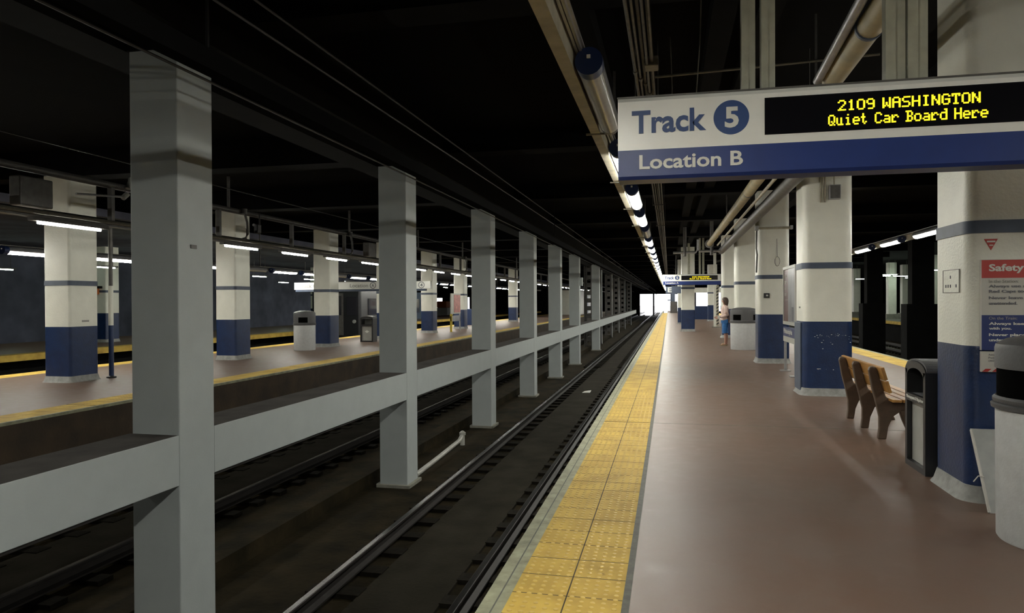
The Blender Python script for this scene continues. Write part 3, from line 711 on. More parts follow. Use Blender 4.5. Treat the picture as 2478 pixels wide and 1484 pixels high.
def tube_lamp(loc, label, group, m='tube_on', ln=1.15, rod=0):
    t = thing('strip_light', label, 'lamp', loc, group=group)
    obj('housing', MB().box(-0.05, 0.05, -0.12, ln + 0.12, 0.02, 0.07), 'dull', t)
    obj('tube', MB().tube([(0, 0, 0), (0, ln, 0)], 0.022, 8), m, t, smooth=True)
    if rod:
        for yq in (0.1, ln - 0.1): obj('drop_rod', MB().tube([(0, yq, 0.07), (0, yq, rod - loc[2])], 0.012, 6), 'dull', t)
    return t
ys = [8.52 + 2.21 * q for q in range(-3, 34)]
for q, yy in enumerate(ys):
    i = q - 3
    if i < 0: lab = 'strip light of the opposite platform, out of the frame'
    elif i == 0: lab = 'long thin strip light crossing the column with the round pole'
    elif i < 12: lab = '%s strip light under the pipe rack of the opposite platform' % ORD[i]
    else: lab = 'tiny strip light far along the opposite pipe rack'
    tube_lamp((-8.85, yy, 2.77), lab, 'strip lights under the pipe rack')
# third and fourth platforms
for xx_, zz in ((-20.6, 2.95), (-25.3, 2.95)):
    for q in range(9):
        tube_lamp((xx_, 22 + 5.2 * q, zz), 'faint strip light over the third platform', 'strip lights of the third platform', 'tube_green', 1.2, 3.95)
FP = [(16.7, 70.6, 3.5, 'strip light on the dim platform beside the chipped column'), (16.6, 63.0, 3.62, 'slanting strip light above the pale column between dark posts'), (17.3, 61.5, 3.45, 'upper strip light of the stacked pair on the dim platform'), (18.6, 63.0, 3.35, 'lower strip light of the stacked pair on the dim platform'),
      (16.6, 52.5, 3.55, 'strip light beside the outlet plate column'), (15.4, 60.5, 3.45, 'strip light of the dim platform nearly behind the second dark post'), (19.5, 50, 3.4, 'strip light of the dim platform hidden behind the poster column')]
for x_, y_, z_, lab in FP:
    t = tube_lamp((x_, y_, z_), lab, 'strip lights of the dim platform', 'tube_green', 1.4, 4.75); t.rotation_euler = (0, 0, -PI / 2)
# a long lamp line and an edge light near the tunnel mouth
t = thing('light_line', 'long thin light line beside the daylight opening', 'lamp', (6.1, 95, 3.0))
obj('tube', MB(t.location).tube([(6.1, 95, 3.0), (6.1, 125, 3.0)], 0.05, 8), 'tube_on', t)
for q in range(4): obj('drop_rod', MB(t.location).box(6.09, 6.11, 97 + 8.5 * q, 97.03 + 8.5 * q, 3.0, 4.74), 'dull', t)

# lamp channel
t = thing('lamp_channel', 'dark channel carrying the back row of opposite platform lamps', 'channel', (-14.32, 3, 2.8)); L = t.location
obj('channel_body', MB(L).box(-14.38, -14.31, 3, 80, 2.76, 2.90), 'dull', t)
obj('tray', MB(L).box(-14.31, -14.2, 3, 80, 2.88, 2.90), 'dull', t)
for q in range(12): obj('drop_rod', MB(L).box(-14.36, -14.33, 5 + 6 * q, 5.03 + 6 * q, 2.9, 4.72), 'dull', t)
t = thing('lamp_channel', 'cream steel channel carrying the lamp row over the platform edge', 'channel', (-0.66, 3, 3.2)); L = t.location
obj('channel_body', MB(L).box(-0.70, -0.625, -8, 112, 3.16, 3.30).box(-0.705, -0.62, -8, 112, 3.150, 3.165), 'cream', t)
for x_ in (-0.60, -0.575):
    obj('tray_rib', MB(L).box(x_ - 0.009, x_ + 0.009, -8, 112, 3.27, 3.30), 'galv', t)
obj('tray', MB(L).box(-0.622, -0.55, -8, 112, 3.30, 3.315), 'galv', t)
me = MB().box(-0.06, -0.03, -0.02, 0.02, 0.1, 1.55).mesh('drop_rod'); me2 = MB().box(-0.07, 0.20, -0.015, 0.015, -0.06, -0.045).box(0.18, 0.20, -0.015, 0.015, -0.06, 0.1).mesh('bracket')
for q in range(12): obj('drop_rod', me, 'dull', t, loc=(-0.02, (3.8 if q == 0 else 3.5 + 6.3 * q) - L.y, -0.02))
for q in range(14):
    obj('bracket', me2, 'conduit', t, loc=(-0.02, 6.62 - L.y + 2.76 * q, 0))
# the same on the other edge
t = thing('lamp_channel', 'cream steel channel along the far lamp row beyond the columns', 'channel', (6.16, 3, 3.2)); L = t.location
obj('channel_body', MB(L).box(6.13, 6.2, -8, 112, 3.16, 3.30), 'cream', t)
obj('tray', MB(L).box(6.0, 6.13, -8, 112, 3.30, 3.315), 'galv', t)

# ================================================================== PIPES over the near platform
def pipe(name, pts, r, m, label, cat, group=None, n=14, parts=None):
    t = thing(name, label, cat, pts[0], group=group)
    obj('run', MB(t.location).tube(pts, r, n), m, t, smooth=True)
    for pn, mb, mm in (parts or []): obj(pn, mb, mm, t, smooth=True)
    return t
p0 = (1.50, 2.6, 3.70)
t = thing('insulated_pipe', 'thick cream insulated pipe above the large sign, running along the platform', 'pipe', p0)
obj('run', MB(p0).tube([(1.50, 2.6, 3.72), (1.52, 7.3, 3.70)], 0.098, 18), 'pipe', t, smooth=True)
obj('run', MB(p0).tube([(1.52, 7.3, 3.70), (1.5, 16.0, 3.70), (1.45, 27.2, 3.70)], 0.098, 18), 'pipe', t, smooth=True)
for yy in (5.95, 7.3, 10.0, 14.5, 19.0, 23.0): obj('strap', MB(p0).tube([(1.51, yy, 3.70), (1.51, yy + 0.035, 3.70)], 0.105, 18), 'stripe_grey', t, smooth=True)
obj('end_flange', MB(p0).tube([(1.45, 27.2, 3.7), (1.45, 27.3, 3.7)], 0.16, 14), 'galv', t, smooth=True)
for q in range(4): obj('drop_rod', MB(p0).tube([(1.51, 8 + 6 * q, 3.78), (1.51, 8 + 6 * q, 4.6)], 0.012, 6), 'dull', t)
pipe('sprinkler_pipe', [(1.32, 2.8, 3.76), (1.33, 5.0, 3.75), (1.38, 7.25, 3.68)], 0.04, 'galv', 'slim grey pipe clipped against the thick cream pipe', 'pipe')
tag(obj('pipe_clip', MB().tube([(1.30, 7.26, 3.60), (1.36, 7.25, 3.64), (1.42, 7.26, 3.60)], 0.02, 8), 'galv', smooth=True), 'ring bracket where the slim and thick pipes meet above the sign', 'bracket')
pipe('duct', [(2.02, 11.4, 3.62), (1.98, 20, 3.56), (1.95, 28.5, 3.5)], 0.12, 'dull', 'sooty round duct running along the column tops towards the distant sign', 'duct')
pipe('sprinkler_pipe', [(1.72, 8, 3.62), (1.72, 27, 3.62)], 0.03, 'cream', 'slim pale pipe between the thick pipe and the duct', 'pipe', parts=[('drop_rod', MB((1.72, 8, 3.62)).box(1.715, 1.725, yq, yq + 0.01, 3.62, 4.74), 'dull') for yq in (9.5, 16.2, 22.5)])
pipe('sprinkler_pipe', [(-0.2, 8.3, 4.15), (0.9, 8.1, 4.12), (2.1, 7.9, 4.1)], 0.014, 'conduit', 'thin pipe crossing above the large sign', 'pipe')
cx = [(-0.345, 4.02), (-0.30, 4.02), (-0.255, 4.04), (-0.215, 4.0), (-0.17, 4.03)]
for q, (x_, z_) in enumerate(cx):
    t = pipe('ceiling_conduit', [(x_, 1.0, z_), (x_ + 0.01, 30, z_), (x_, 80, z_)], (0.018, 0.014, 0.016, 0.013, 0.02)[q] , 'conduit', '%s of five parallel conduits hanging above the lamps' % ORD[q], 'conduit', 'conduits above the lamp row', 8)
    for yy in (7.6 + q * 0.25, 13.0, 19.0 + q * 0.2): obj('coupling', MB(t.location).tube([(x_ + 0.003, yy, z_), (x_ + 0.003, yy + 0.09, z_)], 0.026, 8), 'conduit', t)
for yy in (8.7, 11.5, 14.5, 18, 23):
    tag(obj('conduit_hanger', MB().box(-0.40, -0.12, yy, yy + 0.04, 3.965, 3.985).box(-0.40, -0.39, yy, yy + 0.04, 3.97, 4.7).box(-0.13, -0.12, yy, yy + 0.04, 3.97, 4.7), 'dull'), 'trapeze hanger holding the five ceiling conduits', 'hanger', 'hangers of the ceiling conduits')
tag(obj('junction_box', MB().box(-0.24, -0.10, 7.35, 7.55, 3.98, 4.08), 'conduit', bevel=0.01), 'small box on the conduits just above the large sign', 'box')
for (a_, b_, lab) in (((0.28, 6.2, 4.7), (0.20, 6.2, 2.95), 'slack thin wire dropping behind the large sign'), ((0.02, 8.6, 4.7), (0.02, 8.6, 3.5), 'faint hanging wire beside the conduits')):
    tag(obj('hanging_wire', MB().tube([a_, ((a_[0] + b_[0]) / 2 + 0.02, a_[1], (a_[2] + b_[2]) / 2), b_], 0.006, 6), 'conduit'), lab, 'wire')
# fittings cluster under ceiling near the distant sign
for x_, y_, z_, lab in ((1.55, 27.6, 3.45, 'valve assembly at the end of the thick cream pipe'), (0.6, 29, 3.5, 'pipe elbow cluster above the distant column')):
    t = thing('pipe_fitting', lab, 'fitting', (x_, y_, z_)); L = t.location
    obj('body', MB(L).tube([(x_ - 0.45, y_, z_), (x_ + 0.4, y_, z_)], 0.05, 10), 'galv', t, smooth=True)
    obj('valve', MB(L).tube([(x_, y_, z_ - 0.15), (x_, y_, 4.74)], 0.07, 10), 'dull', t, smooth=True)
    obj('elbow', MB(L).tube([(x_ + 0.4, y_, z_), (x_ + 0.5, y_ - 0.05, z_ + 0.1), (x_ + 0.5, y_ - 0.1, z_ + 0.5)], 0.05, 10), 'galv', t, smooth=True)
for x_, y_, a_, lab in ((1.2, 36.8, 0, 'pale vertical pole beside the column of the distant sign'),):
    pass

# ================================================================== CATENARY wires
for x_, z_, lab in ((-2.69, 3.44, 'overhead wire above the track beside the platform'), (-2.69, 3.62, 'upper overhead wire above the track beside the platform'), (-7.15, 3.5, 'overhead wire above the track behind the grey posts')):
    tag(obj('overhead_wire', MB().tube([(x_, -8, z_), (x_, 60, z_), (x_, 149, z_)], 0.009, 6), 'wire'), lab, 'wire', 'overhead wires')
tag(obj('overhead_wire', MB().tube([(-4.05, -8, 3.60), (-4.05, 90, 3.60)], 0.012, 6), 'wire'), 'cable strung along the girder over the grey posts', 'wire', 'overhead wires')
t = thing('contact_bar', 'long black bar hung above the track beside the platform', 'bar', (-2.57, -8, 3.0))
obj('bar', MB(t.location).box(-2.63, -2.53, -8, 149, 2.925, 3.04), 'bar_black', t)
for q in range(10): obj('drop_rod', MB(t.location).box(-2.58, -2.565, 3.6 + 12.6 * q, 3.615 + 12.6 * q, 3.04, 4.74), 'dark', t)

# ================================================================== PIPE RACK over the opposite platform edge
t = thing('pipe_rack', 'long sooty pipe rack above the edge of the opposite platform', 'pipe rack', (-8.85, 3, 2.8)); L = t.location
obj('upper_pipe', MB(L).tube([(-8.85, -12, 3.52), (-8.85, 110, 3.52)], 0.055, 10), 'dull', t, smooth=True)
obj('lower_channel', MB(L).box(-8.93, -8.77, -12, 110, 2.84, 2.93), 'dull', t)
obj('lower_pipe', MB(L).tube([(-8.72, -12, 2.90), (-8.72, 110, 2.90)], 0.03, 8), 'conduit', t, smooth=True)
me = MB().box(-0.04, 0.04, -0.035, 0.035, 0.05, 0.70).mesh('upright')
for q in range(16): obj('upright', me, 'dull', t, loc=(0, 9.9 + 2.83 * q - L.y, 0.02))
me = MB().tube([(0, 0, 0.75), (0, 0, 1.4)], 0.03, 8).mesh('drop_rod')
for q in range(12): obj('drop_rod', me, 'dull', t, loc=(0, 7.4 + 5.66 * q - L.y, 0))
pipe('service_pipe', [(-9.6, -5, 3.03), (-9.6, 60, 3.03)], 0.055, 'girder', 'dark pipe hanging behind the rack of the opposite platform', 'pipe')  # pipe drawn in the near-black girder colour
def hose(y, lab, m='black'):
    t = thing('hose', lab, 'hose', (-8.78, y, 2.9), group='hoses on the pipe rack'); L = t.location
    obj('hose_run', MB(L).tube([(-8.74, y, 3.52), (-8.70, y + 0.03, 3.3), (-8.69, y + 0.03, 3.05), (-8.70, y - 0.02, 2.96), (-8.72, y - 0.12, 2.93)], 0.028, 10), m, t, smooth=True)
    obj('coupling', MB(L).tube([(-8.74, y, 3.47), (-8.74, y, 3.58)], 0.06, 10), 'dull', t, smooth=True)
hose(13.45, 'dark hose looping down the rack before the second opposite column', 'dull')
hose(18.55, 'dark hose looping down the rack before the bin column', 'dull')
hose(30.1, 'small dark hose on the rack farther along', 'dull')
t = thing('signal_clamp', 'dark clamp and cable hanging before the hose column top', 'clamp', (-8.7, 13.9, 3.2)); L = t.location
obj('arm', MB(L).tube([(-8.7, 13.95, 3.55), (-8.7, 13.95, 3.2)], 0.015, 8), 'black', t)
obj('head', MB(L).box(-8.75, -8.65, 13.8, 13.95, 3.10, 3.30), 'black', t, bevel=0.02)
obj('bolt', MB(L).tube([(-8.7, 13.72, 3.27), (-8.7, 13.85, 3.26)], 0.03, 8), 'galv', t)
t = thing('insulator', 'pale curved insulator on the rack beside the largest grey post', 'insulator', (-8.75, 10.2, 3.6)); L = t.location
obj('body', MB(L).tube([(-8.75, 10.35, 3.72), (-8.75, 10.22, 3.66), (-8.75, 10.16, 3.50)], 0.045, 10), 'pvc', t, smooth=True)
obj('arm', MB(L).tube([(-8.85, 9.2, 3.28), (-8.8, 10.1, 3.36)], 0.018, 8), 'galv', t, smooth=True)
obj('cap', MB(L).tube([(-8.8, 10.1, 3.34), (-8.8, 10.2, 3.42)], 0.045, 8), 'pvc', t, smooth=True)
for x_, y_ in ((-9.01, 8.3), (-9.01, 20.2)):
    tag(obj('junction_box', MB().box(x_ - 0.1, x_ + 0.1, y_, y_ + 0.55, 3.0, 3.42), 'dull', bevel=0.02), 'sooty box on the rack %s' % ('at the picture edge' if y_ < 10 else 'before the bin column'), 'box')

# pole beside first opposite column
t = thing('round_pole', 'slim white and blue round pole beside the opposite column', 'pole', (-11.74, 13.1, 0)); L = t.location
obj('pole_base', MB(L).lathe((-11.74, 13.1, 0), [(0.10, 0), (0.10, 0.03), (0.05, 0.05)], 12), 'black', t, smooth=True)
obj('painted_foot', MB(L).lathe((-11.74, 13.1, 0), [(0.05, 0.04), (0.05, 1.13)], 12), 'blue_paint', t, smooth=True)
obj('shaft', MB(L).lathe((-11.74, 13.1, 0), [(0.05, 1.13), (0.05, 1.98)], 12), 'white_paint', t, smooth=True)
obj('upper_pipe', MB(L).lathe((-11.74, 13.1, 0), [(0.042, 1.98), (0.042, 4.2)], 12), 'dull', t, smooth=True)

# ================================================================== BINS
def round_bin(loc, label, r=0.38, rz=0.0, k=1.0, openings=((0.0, 0.6),)):
    t = thing('litter_bin', label, 'bin', loc, rz)
    obj('body', MB().lathe((0, 0, 0), [(r * 0.93, 0.0), (r * 0.955, 0.015), (r * 0.97, 0.87 * k)], 48), 'bin_grey', t, smooth=True)
    obj('rim', MB().lathe((0, 0, 0), [(r * 0.97, 0.865 * k), (r * 1.03, 0.875 * k), (r * 1.04, 0.90 * k), (r * 0.99, 0.91 * k), (r * 1.01, 0.92 * k), (r * 1.01, 0.94 * k), (r * 0.97, 0.955 * k)], 48), 'bin_top', t, smooth=True)
    # hood with an open band: posts and a dark inner drum
    obj('inner_drum', MB().lathe((0, 0, 0), [(r * 0.945, 0.94 * k), (r * 0.945, 1.16 * k)], 32), 'bar_black', t, smooth=True)
    hw = MB()
    n = 64
    def inop(a_):
        for c_, hwid in openings:
            d = (a_ - c_ + PI) % (2 * PI) - PI
            if abs(d) < hwid: return True
        return False
    for q in range(n):
        a0, a1 = 2 * PI * q / n, 2 * PI * (q + 1) / n
        if inop((a0 + a1) / 2): continue
        ro, ri = r * 0.975, r * 0.95
        pts = [(rr * math.cos(a_), rr * math.sin(a_), z) for z in (0.945 * k, 1.15 * k) for rr, a_ in ((ro, a0), (ro, a1), (ri, a1), (ri, a0))]
        hw.add(pts, [(3, 2, 1, 0), (4, 5, 6, 7), (0, 1, 5, 4), (1, 2, 6, 5), (2, 3, 7, 6), (3, 0, 4, 7)])
    obj('hood_wall', hw, 'bin_top', t)
    obj('hood', MB().lathe((0, 0, 0), [(r * 0.975, 1.14 * k), (r * 0.975, 1.275 * k), (r * 0.955, 1.30 * k), (r * 0.8, 1.335 * k), (r * 0.45, 1.365 * k), (0.01, 1.375 * k)], 48), 'bin_top', t, smooth=True)
    return t
round_bin((2.50, 5.31, 0), 'large light grey round bin with dark hood before the safety poster', 0.375, 0, 1.0, openings=((-2.55, 1.25),))
round_bin((2.36, 24.3, 0), 'light grey round bin behind which a person stands', 0.43, 0, 1.0, openings=((-2.2, 0.33), (-0.6, 0.3)))
round_bin((-12.0, 21.9, 0), 'light grey round bin on the opposite platform', 0.37, 0, 0.97, openings=((-1.25, 0.42),))

def recycler(loc, rz, label, wy=0.60, wx=0.42, name='recycling_bin', txt=True):
    """open face towards local -X"""
    t = thing(name, label, 'bin', loc, rz); h = 0.98
    arch = [(-wy / 2, 0.0), (wy / 2, 0.0), (wy / 2, h - 0.05)] + [(wy / 2 * math.cos(a_ * PI / 10) * 1.0, h - 0.05 + 0.09 * math.sin(a_ * PI / 10)) for a_ in range(1, 10)] + [(-wy / 2, h - 0.05)]
    f = 0.055
    inner = [(-wy / 2 + f, f), (wy / 2 - f, f), (wy / 2 - f, 0.63), (-wy / 2 + f, 0.63)]
    top = [(-wy / 2 + f, 0.72), (wy / 2 - f, 0.72), (wy / 2 - f, h - 0.12)] + [((wy / 2 - f) * math.cos(a_ * PI / 8), h - 0.12 + 0.085 * math.sin(a_ * PI / 8)) for a_ in range(1, 8)] + [(-wy / 2 + f, h - 0.12)]
    bm_ = bmesh.new()
    def frame_ring(x0, x1):
        mb = MB()
        # frame sides and bars as boxes plus an arched lintel
        mb.box(x0, x1, -wy / 2, -wy / 2 + f, 0.0, h - 0.05).box(x0, x1, wy / 2 - f, wy / 2, 0.0, h - 0.05)
        mb.box(x0, x1, -wy / 2 + f, wy / 2 - f, 0.0, f).box(x0, x1, -wy / 2 + f, wy / 2 - f, 0.63, 0.70)
        n = 12; o_ = [(wy / 2 * math.cos(PI * q / n), h - 0.05 + 0.09 * math.sin(PI * q / n)) for q in range(n + 1)]
        i_ = [((wy / 2 - f) * math.cos(PI * q / n), h - 0.11 + 0.085 * math.sin(PI * q / n)) for q in range(n + 1)]
        for q in range(n):
            quad = [o_[q], o_[q + 1], i_[q + 1], i_[q]]
            mb.add([(x0, *p) for p in quad] + [(x1, *p) for p in quad], [(0, 1, 2, 3), (7, 6, 5, 4), (0, 4, 5, 1), (2, 6, 7, 3), (1, 5, 6, 2), (3, 7, 4, 0)])
        return mb
    bm_.free()
    obj('front_frame', frame_ring(-wx / 2, -wx / 2 + 0.04), 'black', t)
    sh = MB()
    n = 12; o_ = [(wy / 2, 0.0)] + [(wy / 2 * math.cos(PI * q / n), h - 0.05 + 0.09 * math.sin(PI * q / n)) for q in range(n + 1)] + [(-wy / 2, 0.0)]
    for q in range(len(o_) - 1):
        (ya, za), (yb, zb_) = o_[q], o_[q + 1]
        k_ = 0.02
        nx = Vector((0, -(zb_ - za), yb - ya)).normalized() * k_
        sh.add([(-wx / 2 + 0.04, ya, za), (wx / 2, ya, za), (wx / 2, yb, zb_), (-wx / 2 + 0.04, yb, zb_), (-wx / 2 + 0.04, ya + nx.y, za + nx.z), (wx / 2, ya + nx.y, za + nx.z), (wx / 2, yb + nx.y, zb_ + nx.z), (-wx / 2 + 0.04, yb + nx.y, zb_ + nx.z)], [(0, 1, 2, 3), (7, 6, 5, 4), (0, 4, 5, 1), (2, 6, 7, 3), (1, 5, 6, 2), (3, 7, 4, 0)])
    obj('shell', sh, 'black', t)
    obj('hood', MB().rings([[(xq, p[0], p[1] + 0.004) for p in o_[1:-1]] + [(xq, p[0] * 1.02, p[1] + 0.022) for p in o_[1:-1]][::-1] for xq in (-wx / 2 + 0.01, wx / 2 + 0.01)]), 'bin_top', t)
    obj('front_panel', MB().box(-wx / 2 + 0.045, -wx / 2 + 0.055, -wy / 2 + f, wy / 2 - f, f, 0.63), 'perspex', t)
    obj('back_panel', MB().box(wx / 2 - 0.02, wx / 2, -wy / 2 + 0.02, wy / 2 - 0.02, 0.02, h - 0.06), 'perspex', t)
    obj('chute', MB().box(-wx / 2 + 0.05, wx / 2 - 0.03, -wy / 2 + f, wy / 2 - f, 0.66, 0.70), 'bin_top', t)
    if txt: text('lettering', 'Newspapers & Magazines', 'text_white', t, -wy / 2 + 0.05, 0.645, wy / 2 - 0.05, 0.685, y=-wx / 2 - 0.002, bold=0.02, face='-X')
    else:
        obj('arrow_mark', MB().extr([(-0.10, 0.42), (0.0, 0.47), (0.10, 0.42), (0.0, 0.36)], 0, -wx / 2 + 0.04, -wx / 2 + 0.046), 'text_white', t)
    return t
recycler((2.475, 7.35, 0), 0, 'black framed newspaper recycling bin beside the thick poster column', wy=0.56, wx=0.45)
recycler((-11.9, 26.9, 0), PI / 2, 'black framed recycling bin on the opposite platform with a white arrow', wy=0.55, txt=False)

# leaning board
t = thing('leaning_board', 'pale grey board leaning on the thick column behind the round bin', 'board', (2.6, 5.97, 0)); L = t.location
bm_ = MB(L)
x0_, x1_ = 2.30, 2.86
front = [(x0_ + 0.03, 5.95, 0.0), (x1_ + 0.03, 5.95, 0.0), (x1_, 6.20, 0.585), (x0_, 6.20, 0.585)]
nn = Vector((0, 0.03, -0.012))
bm_.add([Vector(p) for p in front] + [Vector(p) + Vector((0, 0.026, 0.0)) for p in front], [(0, 1, 2, 3), (7, 6, 5, 4), (0, 4, 5, 1), (2, 6, 7, 3), (1, 5, 6, 2), (3, 7, 4, 0)])
obj('board_panel', bm_, 'board', t)
obj('edge_strip', MB(L).tube([(x0_ + 0.03, 5.955, 0.005), (x0_, 6.205, 0.58)], 0.011, 6), 'poster_white', t)
obj('wire_tie', MB(L).tube([(2.24, 6.0, 0.22), (2.28, 6.02, 0.26), (2.33, 6.05, 0.25)], 0.004, 6), 'poster_white', t)

# ================================================================== BENCH
t = thing('bench', 'wooden bench with three brown iron frames, its back to us', 'bench', (2.55, 9.6, 0)); L = t.location
def bench_leg(y):
    # outline in X-Z, rear of bench at small X
    out = [(2.235, 0.79), (2.245, 0.825), (2.28, 0.835), (2.315, 0.82), (2.37, 0.62), (2.415, 0.49), (2.47, 0.445), (2.60, 0.43), (2.85, 0.43), (2.88, 0.40),
           (2.86, 0.30), (2.88, 0.12), (2.93, 0.0), (2.85, 0.0), (2.80, 0.12), (2.76, 0.25), (2.68, 0.33), (2.58, 0.33), (2.49, 0.26), (2.44, 0.14), (2.42, 0.0), (2.33, 0.0), (2.345, 0.12), (2.345, 0.25), (2.315, 0.40), (2.27, 0.58)]
    mb = MB(L)
    mb.extr(out[::-1], 1, y - 0.035, y + 0.035)
    return mb
for yy in (8.9, 9.64, 10.36): obj('leg', bench_leg(yy), 'iron', t, bevel=0.012)
# back slats follow the rake of the frames, in front of them
def slat(xa, za, xb, zb_, th, y0, y1):
    d = Vector((xb - xa, 0, zb_ - za)).normalized(); nrm = Vector((d.z, 0, -d.x)) * th
    p = [Vector((xa, 0, za)), Vector((xb, 0, zb_))]; q = [p[0] + nrm, p[1] + nrm]
    if nrm.x < 0: q = [p[0] - nrm, p[1] - nrm]
    ring = [p[0], p[1], q[1], q[0]]
    return MB(L).rings([[(v_.x, yy, v_.z) for v_ in ring] for yy in (y0, y1)])
for (xa, za, xb, zb_) in ((2.318, 0.83, 2.358, 0.69), (2.362, 0.675, 2.402, 0.545)):
    obj('back_slat', slat(xa, za, xb, zb_, 0.035, 8.70, 10.60), 'wood', t, bevel=0.004)
for k_ in range(4):
    xq = 2.44 + k_ * 0.108
    obj('seat_slat', MB(L).box(xq, xq + 0.095, 8.70, 10.60, 0.445, 0.475), 'wood', t, bevel=0.004)

# ================================================================== FRAMED POSTER between columns
t = thing('poster_case', 'framed maroon and grey poster on posts beside the chipped column', 'poster case', (2.56, 16.35, 0)); L = t.location
X0 = 2.52
fr = MB(L)
y0_, y1_, z0_, z1_ = 15.55, 17.15, 1.06, 2.34
fr.box(X0, X0 + 0.08, y0_, y0_ + 0.06, z0_, z1_).box(X0, X0 + 0.08, y1_ - 0.06, y1_, z0_, z1_).box(X0, X0 + 0.08, y0_ + 0.06, y1_ - 0.06, z1_ - 0.06, z1_).box(X0, X0 + 0.08, y0_ + 0.06, y1_ - 0.06, z0_, z0_ + 0.07)
obj('frame', fr, 'frame_white', t)
obj('poster_sheet', MB(L).box(X0 + 0.02, X0 + 0.06, 16.55, y1_ - 0.06, z0_ + 0.07, z1_ - 0.06), 'maroon', t)
obj('poster_sheet', MB(L).box(X0 + 0.02, X0 + 0.06, y0_ + 0.06, 16.55, z0_ + 0.07, z1_ - 0.06), 'poster_grey', t)
for q, (z_, s_) in enumerate(((2.10, 'Travel'), (1.96, 'with'), (1.82, 'your'), (1.69, 'time'))):
    text('lettering', 'ABCD'[q] if False else ['llll', 'lll', 'lll', 'lll'][q], 'poster_white', t, -17.0 + L.y, z_ - L.z, -16.75 + L.y, z_ + 0.07 - L.z, y=X0 + 0.018 - L.x, face='-X')
obj('rule_line', MB(L).box(X0 + 0.016, X0 + 0.02, 16.45, 16.98, 1.60, 1.607), 'poster_white', t)
obj('silhouette', MB(L).box(X0 + 0.016, X0 + 0.02, 15.9, 16.1, 1.15, 1.45), 'text_grey', t)
obj('name_panel', MB(L).box(X0, X0 + 0.06, y0_, y1_ - 0.05, 0.80, 1.0), 'poster_blue', t)
obj('foot_panel', MB(L).box(X0, X0 + 0.06, y0_, y1_ - 0.05, 0.68, 0.80), 'frame_white', t)
text('lettering', 'Philadelphia', 'text_white', t, -17.02 + L.y, 0.83 - L.z, -15.9 + L.y, 0.97 - L.z, y=X0 - 0.002 - L.x, face='-X', bold=0.01)
for yy in (y0_ + 0.15, y1_ - 0.12):
    lg = obj('leg', MB(L).box(X0 + 0.01, X0 + 0.06, yy - 0.03, yy + 0.03, 0.0, 0.68), 'galv', t)
    obj('foot_plate', MB(L).box(X0 - 0.08, X0 + 0.14, yy - 0.1, yy + 0.1, 0.0, 0.02), 'galv', lg)
# poster stand on opposite platform
t = thing('poster_case', 'red and white poster stand with a striped leg on the opposite platform', 'poster case', (-11.3, 37, 0)); L = t.location
obj('frame', MB(L).box(-11.36, -11.30, 36.2, 37.9, 0.95, 2.05), 'frame_white', t)
obj('poster_sheet', MB(L).box(-11.30, -11.285, 36.65, 37.8, 1.02, 1.98), mat('poster_pink', (0.55, 0.20, 0.18), 0.4, noise=0.5, nscale=4), t)
obj('name_panel', MB(L).box(-11.36, -11.30, 36.2, 37.9, 0.55, 0.85), 'poster_grey', t)
obj('leg', MB(L).box(-11.38, -11.28, 36.2, 36.3, 0, 0.95), 'yellow_paint', t)
obj('leg', MB(L).box(-11.36, -11.30, 37.8, 37.88, 0, 0.95), 'galv', t)
# small framed notices on the two columns
for x_, y_, z_, lab in ((-12.15, 47.49, 1.65, 'small dark framed notice on an opposite platform column'), (-23.1, 43.49, 1.55, 'small framed notice on the third platform column')):
    t = thing('framed_notice', lab, 'notice', (x_, y_, z_)); L = t.location
    obj('frame', MB(L).box(x_ - 0.14, x_ + 0.14, y_ - 0.02, y_, z_ - 0.3, z_ + 0.3), 'maroon', t)
    obj('disc', MB(L).tube([(x_, y_ - 0.03, z_ + 0.1), (x_, y_ - 0.02, z_ + 0.1)], 0.11, 16), 'poster_white', t)
    obj('caption', MB(L).box(x_ - 0.1, x_ + 0.1, y_ - 0.025, y_ - 0.02, z_ - 0.45, z_ - 0.36), 'poster_white', t)

# striped pole and far fittings on the wide platform
t = thing('striped_pole', 'pale pole with dark slanted stripes beyond the standing person', 'pole', (2.66, 43.6, 0)); L = t.location
obj('shaft', MB(L).box(2.55, 2.70, 43.6, 43.8, 0.0, 4.4), 'white_paint', t)
sp = MB(L)
for q in range(12):
    z_ = 0.15 + q * 0.19
    sp.add([(2.70, 43.595, z_), (2.84, 43.595, z_ + 0.09), (2.84, 43.595, z_ + 0.17), (2.70, 43.595, z_ + 0.08)] + [(2.70, 43.61, z_), (2.84, 43.61, z_ + 0.09), (2.84, 43.61, z_ + 0.17), (2.70, 43.61, z_ + 0.08)], [(0, 1, 2, 3), (7, 6, 5, 4), (0, 4, 5, 1), (2, 6, 7, 3), (1, 5, 6, 2), (3, 7, 4, 0)])
obj('backing', MB(L).box(2.70, 2.84, 43.605, 43.7, 0.1, 2.5), 'cream', t)
obj('stripes', sp, 'black', t)
obj('pole_base', MB(L).box(2.45, 2.95, 43.5, 43.9, 0, 0.06), 'concrete', t)
tag(obj('low_panel', MB().box(2.08, 3.25, 62.7, 62.9, 0.0, 1.12), 'blue_paint'), 'low dark blue box panel beside the column of the distant sign', 'panel')
t = thing('signal_mast', 'dark mast with a person sized shape at the end of the platform', 'mast', (0.35, 95, 0)); L = t.location
obj('mast', MB(L).box(0.2, 0.7, 95, 95.3, 0, 4.18), 'stripe_grey', t)
obj('arm', MB(L).box(-0.25, 0.2, 95.05, 95.2, 1.6, 1.75), 'stripe_grey', t)
obj('cabinet', MB(L).box(0.1, 1.0, 94.8, 95.3, 0, 1.5), 'dull', t)
tag(obj('beam_screen', MB().box(1.6, 4.4, 60, 60.2, 2.25, 2.65), 'white_paint'), 'pale lintel panel under the distant hanging sign', 'panel')
